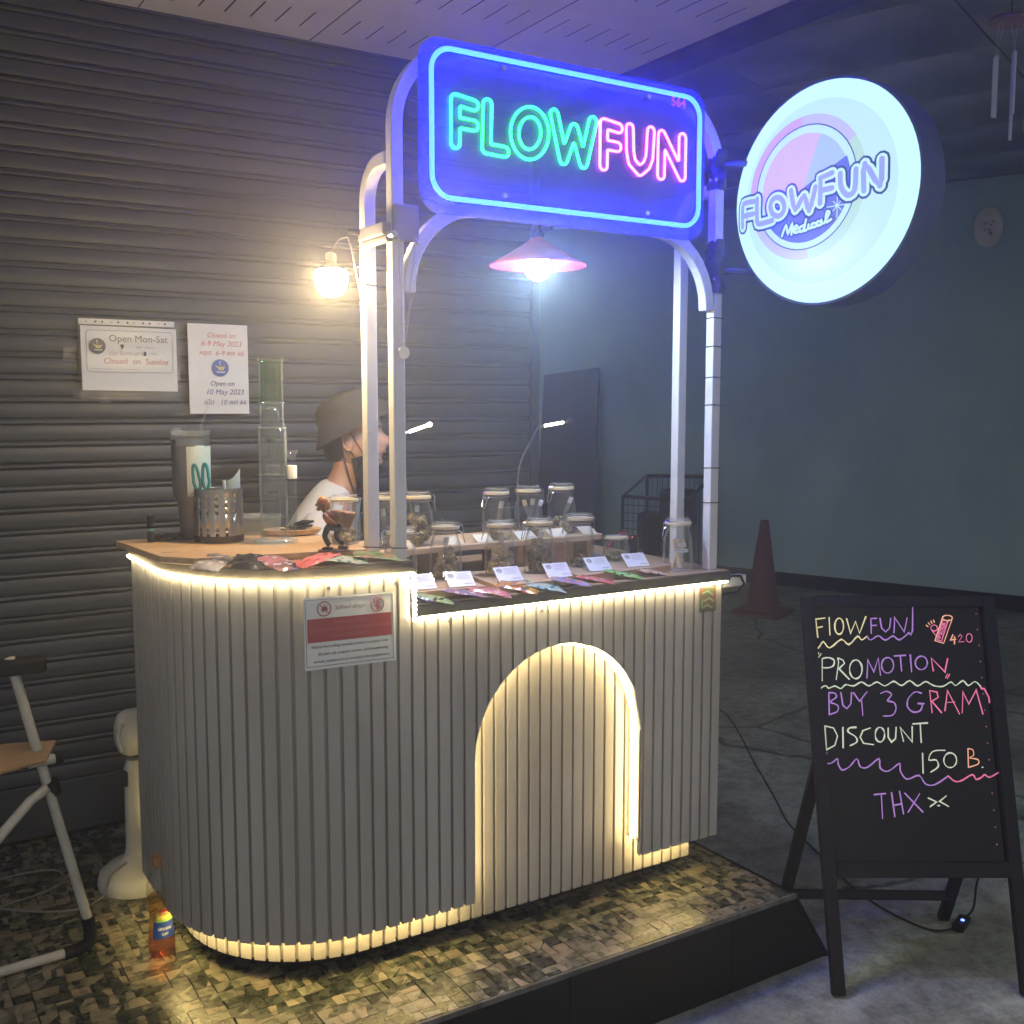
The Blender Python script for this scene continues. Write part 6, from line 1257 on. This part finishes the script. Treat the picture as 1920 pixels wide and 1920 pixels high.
mb = MB(); mb.lathe([(.0005, .0615), (.031, .0615), (.0275, .085), (.027, .11), (.0295, .135), (.031, .155), (.0005, .1555)], 28); build('tea_upper', mb, liquid('golden tea', (.9, .76, .45)), bt, smooth=True)
mb = MB(); mb.lathe([(.0145, .2365), (.0165, .238), (.0165, .256), (.015, .259)], 22); build('cap', mb, mat('amber cap', (.4, .2, .06), .4, var=.05, scale=20), bt, smooth=True)
def lab(z0, z1, a0, a1, m, name, rr=.0018, slant=0):
    mb = MB(); vs = []; n = 12; nz = 6
    def rad(z):
        for (r0, za), (r1, zb) in zip(bprof[:-1], bprof[1:]):
            if za <= z <= zb: return r0 + (r1 - r0) * (z - za) / (zb - za)
        return .03
    for i in range(n + 1):
        for j in range(nz + 1):
            a = R(a0 + (a1 - a0) * i / n); z = z0 + (z1 - z0 - slant * (1 - i / n)) * j / nz; r = rad(z) + rr; vs.append((r * math.cos(a), r * math.sin(a), z))
    mb.add(vs, [(i * (nz + 1) + j, (i + 1) * (nz + 1) + j, (i + 1) * (nz + 1) + j + 1, i * (nz + 1) + j + 1) for i in range(n) for j in range(nz)]); build(name, mb, m, bt, smooth=True)
lab(.058, .152, -75, 10, mat('label yellow', (.62, .5, .12), .4, var=.1, scale=12), 'label', slant=.03)
lab(.056, .098, -90, 10, mat('label blue', (.02, .06, .3), .4, var=.1, scale=12), 'label_blue', .0024)
lab(.098, .106, -75, 10, mat('label green', (.25, .45, .06), .4, var=.1, scale=12), 'label_green', .0024)
lab(.116, .132, -62, -12, mat('label red', (.5, .04, .03), .4, var=.1, scale=12), 'label_red', .0026)
BX_ = Matrix.Rotation(R(-50), 3, 'Z'); aa = R(-38 - 50)
for s_, z_, sz, m_ in (('Lipton', .124, .0115, M_yel), ('เลมอน', .082, .0125, M_paper), ('ไอซ์ที', .067, .008, M_paper)):
    o = text(None, s_, sz, (0, 0, 0), (1, 0, 0), (0, 0, 1), m_, 'CENTER', name='label_text', bold=.0003); o.parent = bt
    for v in o.data.vertices:
        a = R(-38) + v.co.x / .034; r = .0335 + .0018 if z_ > .11 else .0352; v.co = (r * math.cos(a), r * math.sin(a), z_ + v.co.z)

fn = thing('pedestal_fan', 'white pedestal fan seen from behind at the left end of the counter', 'fan', (.655, 3.12, .001), R(0))
M_fw = mat('aged white plastic', (.62, .61, .55), .35, var=.05, scale=8, bump=.03)
mb = MB(); mb.lathe([(.0005, .0), (.115, .0), (.118, .012), (.112, .04), (.085, .062), (.05, .076), (.042, .09)], 40); build('fan_base', mb, M_fw, fn, smooth=True)
mb = MB(); mb.lathe([(.040, .085), (.036, .12), (.034, .30), (.036, .345), (.030, .36), (.026, .375)], 30); build('column', mb, M_fw, fn, smooth=True)
mb = MB(); mb.cbox((-.035, -.012, .325), (.012, .03, .045)); build('switch_panel', mb, M_dark, fn, bevel=.003)
mb = MB(); mb.lathe([(.0005, -.085), (.035, -.083), (.058, -.072), (.068, -.05), (.070, .02), (.066, .05), (.03, .055)], 30, M=Matrix.Translation((.03, 0, .455)) @ Matrix.Rotation(PI / 2, 4, 'Y') @ Matrix.Diagonal((1, .9, 1, 1))); build('motor_housing', mb, M_fw, fn, smooth=True)
mb = MB(); mb.tube([(-.045 , -.045, .415), (-.052, -.03, .45), (-.045, -.05, .50)], .006, 8); build('tilt_band', mb, M_fw, fn, smooth=True)
mb = MB(); mb.lathe([(.006, .0), (.006, .018), (.008, .019), (.008, .026), (.003, .028)], 14, (.015, 0, .52)); build('swing_knob', mb, M_fw, fn, smooth=True)
mb = MB()
for k in range(36):
    a = 2 * PI * k / 36; c_, s_ = math.cos(a), math.sin(a)
    mb.tube([(.085, .05 * c_, .455 + .05 * s_), (.09, .12 * c_, .455 + .12 * s_), (.12, .16 * c_, .455 + .16 * s_), (.17, .12 * c_, .455 + .12 * s_), (.18, .03 * c_, .455 + .03 * s_)], .0011, 4)
build('guard', mb, M_fw, fn, kind='stuff')
for k in range(3):
    mb = MB(); M = Matrix.Translation((.135, 0, .455)) @ Matrix.Rotation(2 * PI * k / 3, 4, 'X') @ Matrix.Rotation(R(25), 4, 'Z'); mb.prism([(-.015, .02), (.015, .02), (.05, .12), (.02, .145), (-.045, .13), (-.03, .06)], -.001, .001, 'x'); mb.v = [tuple(M @ Vector(v)) for v in mb.v]; build('blade', mb, M_plastic, fn)
mb = MB(); mb.tube(smooth_path([(-.03, -.02, .08), (-.09, -.05, .06), (-.115, -.06, .01), (-.2, -.1, .006), (-.33, -.02, .006), (-.45, .12, .006), (-.35, .22, .006), (-.2, .2, .006), (-.22, .08, .006), (-.42, .02, .006)], 6), .0032, 6); build('cable', mb, mat('grey cable', (.2, .2, .19), .5, var=.1, scale=20), fn, smooth=True)

# folding chair on the left
chr_ = thing('folding_chair', 'white tube folding chair with black arm and black feet at the left edge', 'chair', (.2, 2.85, .0), world=True)
M_ct = mat('worn white tube', (.55, .54, .5), .35, col2=(.42, .41, .37), scale=14, bump=.05)
def T2(x, z, y=2.85): return (x, y, z)
for dy, nm in ((0, 'side'), (1, 'far')):
    ox, oy = (0, 0) if dy == 0 else (-.50, -.10)
    P = lambda x, z, y: (x + ox, y + oy, z)
    mb = MB(); mb.tube([P(.306, .775, 2.85), P(.352, .56, 2.84), P(.400, .33, 2.82), P(.448, .10, 2.785), P(.452, .085, 2.782)], .0125, 12, up=(0, 1, 0)); build('leg', mb, M_ct, chr_, smooth=True)
    mb = MB(); mb.tube(smooth_path([P(.452, .09, 2.782), P(.455, .035, 2.78), P(.435, .016, 2.775), P(.39, .014, 2.77)], 4), .0165, 12); build('foot_sleeve', mb, M_black, chr_, smooth=True)
    mb = MB(); mb.tube([P(.40, .0145, 2.771), P(.1, .0145, 2.75)], .0125, 12); build('floor_tube', mb, M_ct, chr_, smooth=True)
    mb = MB(); mb.tube([P(.388, .438, 2.835), P(.33, .425, 2.78), P(.05, .16, 2.72), P(-.08, .03, 2.70)], .0125, 12); build('cross_tube', mb, M_ct, chr_, smooth=True)
    mb = MB(); mb.tube([P(.385, .45, 2.82), P(.39, .43, 2.83), P(.393, .415, 2.835)], .017, 12); build('joint_sleeve', mb, M_black, chr_, smooth=True)
    mb = MB(); mb.prism(rrect(.05 + ox, .388 + ox, 2.81 + oy, 2.87 + oy, .02, 4), .735, .772, 'z'); build('arm_rest', mb, M_black, chr_, bevel=.006)
    mb = MB(); mb.tube([P(.408, .507, 2.83), P(.05, .50, 2.80)], .013, 12); build('seat_rail', mb, M_ct, chr_, smooth=True)
    mb = MB(); mb.tube([P(.396, .507, 2.829), P(.415, .507, 2.831)], .0165, 14); build('end_plug', mb, M_black, chr_, smooth=True)
mb = MB(); mb.tube([(.05, 2.80, .76), (.0, 2.78, .95)], .0125, 10); build('back_tube', mb, M_ct, chr_)
mb = MB(); mb.add([(-.43, 2.70, .505), (.33, 2.80, .505), (.33, 2.84, .505), (-.43, 2.74, .505), (-.43, 2.70, .50), (.33, 2.80, .50), (.33, 2.84, .50), (-.43, 2.74, .50)], [(0, 1, 2, 3), (7, 6, 5, 4), (0, 4, 5, 1), (1, 5, 6, 2), (2, 6, 7, 3), (3, 7, 4, 0)]); build('seat_fabric', mb, M_black, chr_)
cd = thing('cardboard_sheet', 'flat brown corrugated cardboard laid over the chair seat', 'cardboard', (.2, 2.8, .52), world=True)
M_cbd = mat('brown cardboard', (.40, .26, .15), .8, col2=(.33, .21, .12), scale=6, bump=.1, stretch=(1, 12, 1))
vs = []; n = 10
for i in range(n + 1):
    u = i / n
    for (px, py, pz) in ((-.1 + .47 * u, 2.66 + .13 * u, .506 - .006 * math.sin(u * 5)), (-.1 + .505 * u, 2.98 - .12 * u, .537 - .004 * math.sin(u * 6))): vs += [(px, py, pz + .006), (px, py, pz)]
mb = MB(); fs = []
for i in range(n): a = 4 * i; fs += [(a, a + 4, a + 6, a + 2), (a + 1, a + 3, a + 7, a + 5), (a, a + 1, a + 5, a + 4), (a + 2, a + 6, a + 7, a + 3)]
fs += [(0, 2, 3, 1), (4 * n, 4 * n + 1, 4 * n + 3, 4 * n + 2)]
mb.add(vs, fs); build('sheet', mb, M_cbd, cd)
mb = MB()
for i in range(60): u = i / 60; mb.cbox((-.1 + .47 * u, 2.66 + .13 * u - .0006, .509 - .006 * math.sin(u * 5)), (.0025, .001, .0045))
build('corrugation', mb, mat('dark flutes', (.12, .07, .04), .9, var=.1, scale=30), cd, kind='stuff')

# ---------------------------------------------------------------- the person behind the counter
pe = thing('person', 'person in olive bucket hat and white t-shirt sitting behind the counter looking right', 'person', (1.27, 3.13, 0), 0)
HB = Matrix(((.848, .53, 0, 0), (-.53, .848, 0, 0), (0, 0, 1, 0), (0, 0, 0, 1)))     # local x = looking direction, y = away from the camera
pe.rotation_euler = (0, 0, math.atan2(-.53, .848))
HX, HZ = .082, 1.283      # ear position in the local frame
M_skin = mat('skin', (.42, .24, .17), .5, var=.05, scale=14, bump=.05)
M_hair = mat('black hair', (.015, .013, .012), .6, var=.3, scale=60, stretch=(1, 1, 6), bump=.3)
M_hat = mat('olive cotton', (.042, .04, .035), .85, var=.12, scale=40, bump=.3, bscale=220)
M_tee = mat('white cotton', (.55, .55, .55), .85, var=.03, scale=10, bump=.15, bscale=60)
# head: rings up the skull, radius by angle
lv = [(-.078, .062, -.02, .030), (-.070, .088, -.035, .042), (-.058, .093, -.055, .052), (-.044, .088, -.068, .060), (-.033, .092, -.078, .066), (-.024, .098, -.084, .069), (-.017, .094, -.088, .071), (-.008, .094, -.091, .073), (.004, .093, -.094, .0745), (.016, .090, -.096, .0755), (.028, .087, -.098, .076), (.040, .085, -.099, .0765), (.050, .090, -.100, .077), (.065, .089, -.099, .076), (.085, .080, -.094, .071), (.105, .060, -.082, .060), (.120, .030, -.055, .040), (.127, -.005, -.020, .012)]
vs = []; n = 40
for b, fr, bk, hw in lv:
    for j in range(n):
        a = 2 * PI * j / n; ca, sa = math.cos(a), math.sin(a)
        mid = (fr + bk) / 2; rx = (fr - bk) / 2
        x_ = mid + rx * (abs(ca) ** .9) * (1 if ca > 0 else -1); y_ = hw * sa
        d = a if a < PI else a - 2 * PI
        if ca > 0:
            nose = {-.017: .010, -.008: .018, .004: .029, .016: .024, .028: .013, .040: .005}.get(b, 0)
            x_ += nose * math.exp(-(d / .17) ** 2)
            if b in (.040, .028): x_ -= .007 * math.exp(-((abs(d) - .42) / .16) ** 2)
            if b in (-.033, -.024): x_ += .004 * math.exp(-(d / .3) ** 2)
            if b == -.029: x_ -= .003
        vs.append((HX + x_, y_, HZ + b))
fs = [(i * n + j, i * n + (j + 1) % n, (i + 1) * n + (j + 1) % n, (i + 1) * n + j) for i in range(len(lv) - 1) for j in range(n)] + [tuple(range(n - 1, -1, -1)), tuple((len(lv) - 1) * n + j for j in range(n))]
head = MB(); head.add(vs, fs)
# torso, neck, arms, legs grown from joints
J = {'pelvis': (-.12, 0, .62), 'waist': (-.10, 0, .78), 'chest': (-.04, 0, .94), 'top': (.0, 0, 1.05), 'neck0': (.045, 0, 1.15), 'neck1': (.066, 0, 1.205), 'skull': (.078, 0, 1.25)}
names = list(J); V_ = [J[k] for k in names]; R_ = [(.15, .11), (.13, .10), (.15, .105), (.09, .07), .050, .050, .053]; E_ = [(i, i + 1) for i in range(6)]
def limb(start, pts, rad):
    p = names.index(start) if isinstance(start, str) else start
    for q, r in zip(pts, rad): V_.append(q); R_.append(r); E_.append((p, len(V_) - 1)); p = len(V_) - 1
    return p
for s_ in (-1, 1):
    hnd = limb('top', [(-.0, s_ * .09, 1.055), (.0, s_ * .175, 1.02), (.02, s_ * .21, .87), (.06, s_ * .215, .80), (.19, s_ * .15, .86), (.27, s_ * .11, .90), (.31, s_ * .10, .905)], [.06, .052, .043, .040, .032, .022, (.03, .016)])
    for k in range(4): limb(hnd, [(.335, s_ * (.085 + .012 * k), .91), (.360, s_ * (.083 + .013 * k), .905), (.378 - .004 * abs(k - 1.5), s_ * (.083 + .013 * k), .893)], [.0085, .008, .0065])
    limb(hnd - 1, [(.30, s_ * .075, .905), (.325, s_ * .062, .902)], [.010, .008])
    limb('pelvis', [(-.07, s_ * .10, .60), (.28, s_ * .12, .60), (.30, s_ * .12, .50), (.27, s_ * .12, .12), (.30, s_ * .12, .06), (.38, s_ * .12, .05)], [.085, .062, .055, .04, .04, .035])
bd = skin_obj('body', V_, E_, R_, M_skin, pe, sub=2)
bm = bmesh.new(); bm.from_mesh(bd.data); hm_ = bpy.data.meshes.new('h'); hm_.from_pydata(head.v, [], head.f); bm.from_mesh(hm_)
bmesh.ops.recalc_face_normals(bm, faces=bm.faces); bm.to_mesh(bd.data); bm.free(); bd.data.shade_smooth(); bpy.data.meshes.remove(hm_)
# t-shirt
V2 = [(-.12, 0, .60), (-.10, 0, .78), (-.045, 0, .94), (.0, 0, 1.05), (.025, 0, 1.115), (.048, 0, 1.168)]; E2_ = [(0, 1), (1, 2), (2, 3), (3, 4), (4, 5)]; R2 = [(.165, .13), (.15, .12), (.17, .125), (.125, .10), (.098, .085), (.060, .058)]
for s_ in (-1, 1):
    k = len(V2); V2 += [(.0, s_ * .11, 1.05), (.0, s_ * .185, 1.01), (.015, s_ * .215, .90)]; R2 += [.074, .068, .062]; E2_ += [(3, k), (k, k + 1), (k + 1, k + 2)]
skin_obj('t_shirt', V2, E2_, R2, M_tee, pe, sub=2)
# ear, eye, hair, hat, mask and straps (the camera is on the -y side)
for s_ in (-1, 1):
    mb = MB(); M = Matrix.Translation((HX - .005, s_ * .077, HZ + .004)) @ Matrix.Rotation(R(-12), 4, 'Y'); mb.ball((0, 0, 0), (.0165, .006, .030), 16, 12, M=None); mb.v = [tuple(M @ Vector(v)) for v in mb.v]
    mb.tube([M @ Vector((.015 * math.cos(a), s_ * .005, .027 * math.sin(a) + .002)) for a in [R(40 + 250 * k / 12) for k in range(13)]], .0032, 6); build('ear', mb, M_skin, pe, smooth=True)
    mb = MB(); mb.ball((HX + .0745, s_ * .032, HZ + .032), (.0045, .010, .0028), 14, 8); build('eye', mb, mat('eye dark', (.03, .02, .02), .25, var=.2, scale=40), pe, smooth=True)
    mb = MB(); mb.tube([(HX + .091, s_ * .014, HZ + .050), (HX + .086, s_ * .032, HZ + .053), (HX + .070, s_ * .048, HZ + .047)], .0020, 6); build('eyebrow', mb, M_hair, pe, smooth=True)
mb = MB(); mb.tube([(HX + .092, -.020, HZ - .029), (HX + .1015, 0, HZ - .028), (HX + .092, .020, HZ - .029)], .0030, 8); build('lips', mb, mat('lips', (.36, .16, .13), .45, var=.05, scale=30), pe, smooth=True)
mb = MB(); vs = []; fs = []
for i, (b, bk, hw) in enumerate(((-.058, -.075, .040), (-.035, -.090, .066), (0, -.103, .0795), (.04, -.108, .083), (.08, -.104, .080))):
    for j in range(21):
        a = R(95 + 170 * j / 20); x_ = HX - .012 + (abs(bk) - .012) * math.cos(a) * 1.0; vs.append((x_, hw * math.sin(a) * 1.0, HZ + b))
for i in range(4):
    for j in range(20): fs.append((i * 21 + j, i * 21 + j + 1, (i + 1) * 21 + j + 1, (i + 1) * 21 + j))
mb.add(vs, fs); o = build('hair', mb, M_hair, pe, smooth=True)
HT = Matrix.Translation((HX - .012, 0, HZ + .092)) @ Matrix.Rotation(R(-27), 4, 'Y')
mb = MB(); mb.lathe([(.0005, .068), (.05, .066), (.080, .058), (.092, .044), (.098, .02), (.102, .0), (.104, -.004), (.124, -.028), (.143, -.054), (.145, -.058), (.142, -.058), (.12, -.034), (.102, -.010), (.095, .02)], 48, M=HT @ Matrix.Diagonal((1.03, .93, 1, 1)), cap=False)
for i, v in enumerate(mb.v):
    if True:
        nz_ = noise.noise(Vector(v) * 14) * .006; mb.v[i] = (v[0] + nz_, v[1] + nz_ * .5, v[2] + nz_)
build('bucket_hat', mb, M_hat, pe, smooth=True, ang=70)
mb = MB(); vs = [(HX + .085, -.034, HZ - .048), (HX + .048, -.064, HZ - .036), (HX + .004, -.070, HZ - .046), (HX + .016, -.062, HZ - .105), (HX + .028, -.045, HZ - .16), (HX + .05, -.02, HZ - .185), (HX + .075, 0, HZ - .135), (HX + .088, 0, HZ - .075)]
vs2 = [(a, -b, c) for a, b, c in vs]
mb.add(vs + vs2, [(0, 1, 2, 3, 4, 5, 6, 7), (15, 14, 13, 12, 11, 10, 9, 8)]); build('chin_mask', mb, M_black, pe)
for s_ in (-1, 1):
    mb = MB(); mb.tube([(HX + .006, s_ * .081, HZ + .030), (HX + .030, s_ * .074, HZ - .012), (HX + .048, s_ * .060, HZ - .052)], .0014, 5); mb.tube([(HX - .012, s_ * .082, HZ + .0), (HX + .01, s_ * .076, HZ - .035), (HX + .028, s_ * .064, HZ - .068)], .0014, 5); build('mask_strap', mb, M_black, pe)
    mb = MB(); mb.tube([(HX - .022, s_ * .086, HZ + .01), (HX - .016, s_ * .076, HZ - .05), (HX + .0, s_ * .062, HZ - .12), (HX + .02, s_ * .045, HZ - .175)], .0024, 6); build('hat_cord', mb, mat('brown cord', (.06, .03, .025), .7, var=.1, scale=30), pe)
sl = thing('stool', 'black stool carrying the person behind the counter', 'stool', (1.17, 3.19, 0))
mb = MB(); mb.lathe([(.0005, .50), (.17, .50), (.175, .515), (.17, .53), (.0005, .535)], 30); build('seat', mb, M_black, sl, smooth=True)
for k in range(4): a = PI / 4 + k * PI / 2; mb = MB(); mb.tube([(.12 * math.cos(a), .12 * math.sin(a), .50), (.17 * math.cos(a), .17 * math.sin(a), .002)], .012, 10); build('leg', mb, M_black, sl, smooth=True)
# ---------------------------------------------------------------- halos imitating lens bloom round the lamps, added as hazy air
hz = MB(); hz.box(-9, 17, -8, 19, -1.3, 5.2)
hm = bpy.data.materials.new('bloom_air'); hm.use_nodes = True
for q in list(hm.node_tree.nodes):
    if q.type == 'BSDF_PRINCIPLED': hm.node_tree.nodes.remove(q)
pv = hm.node_tree.nodes.new('ShaderNodeVolumePrincipled'); pv.inputs['Color'].default_value = (.9, .92, .95, 1); pv.inputs['Density'].default_value = .042; pv.inputs['Anisotropy'].default_value = .78
hm.node_tree.links.new(pv.outputs[0], hm.node_tree.nodes['Material Output'].inputs['Volume'])
build('haze', hz, hm, kind='stuff')
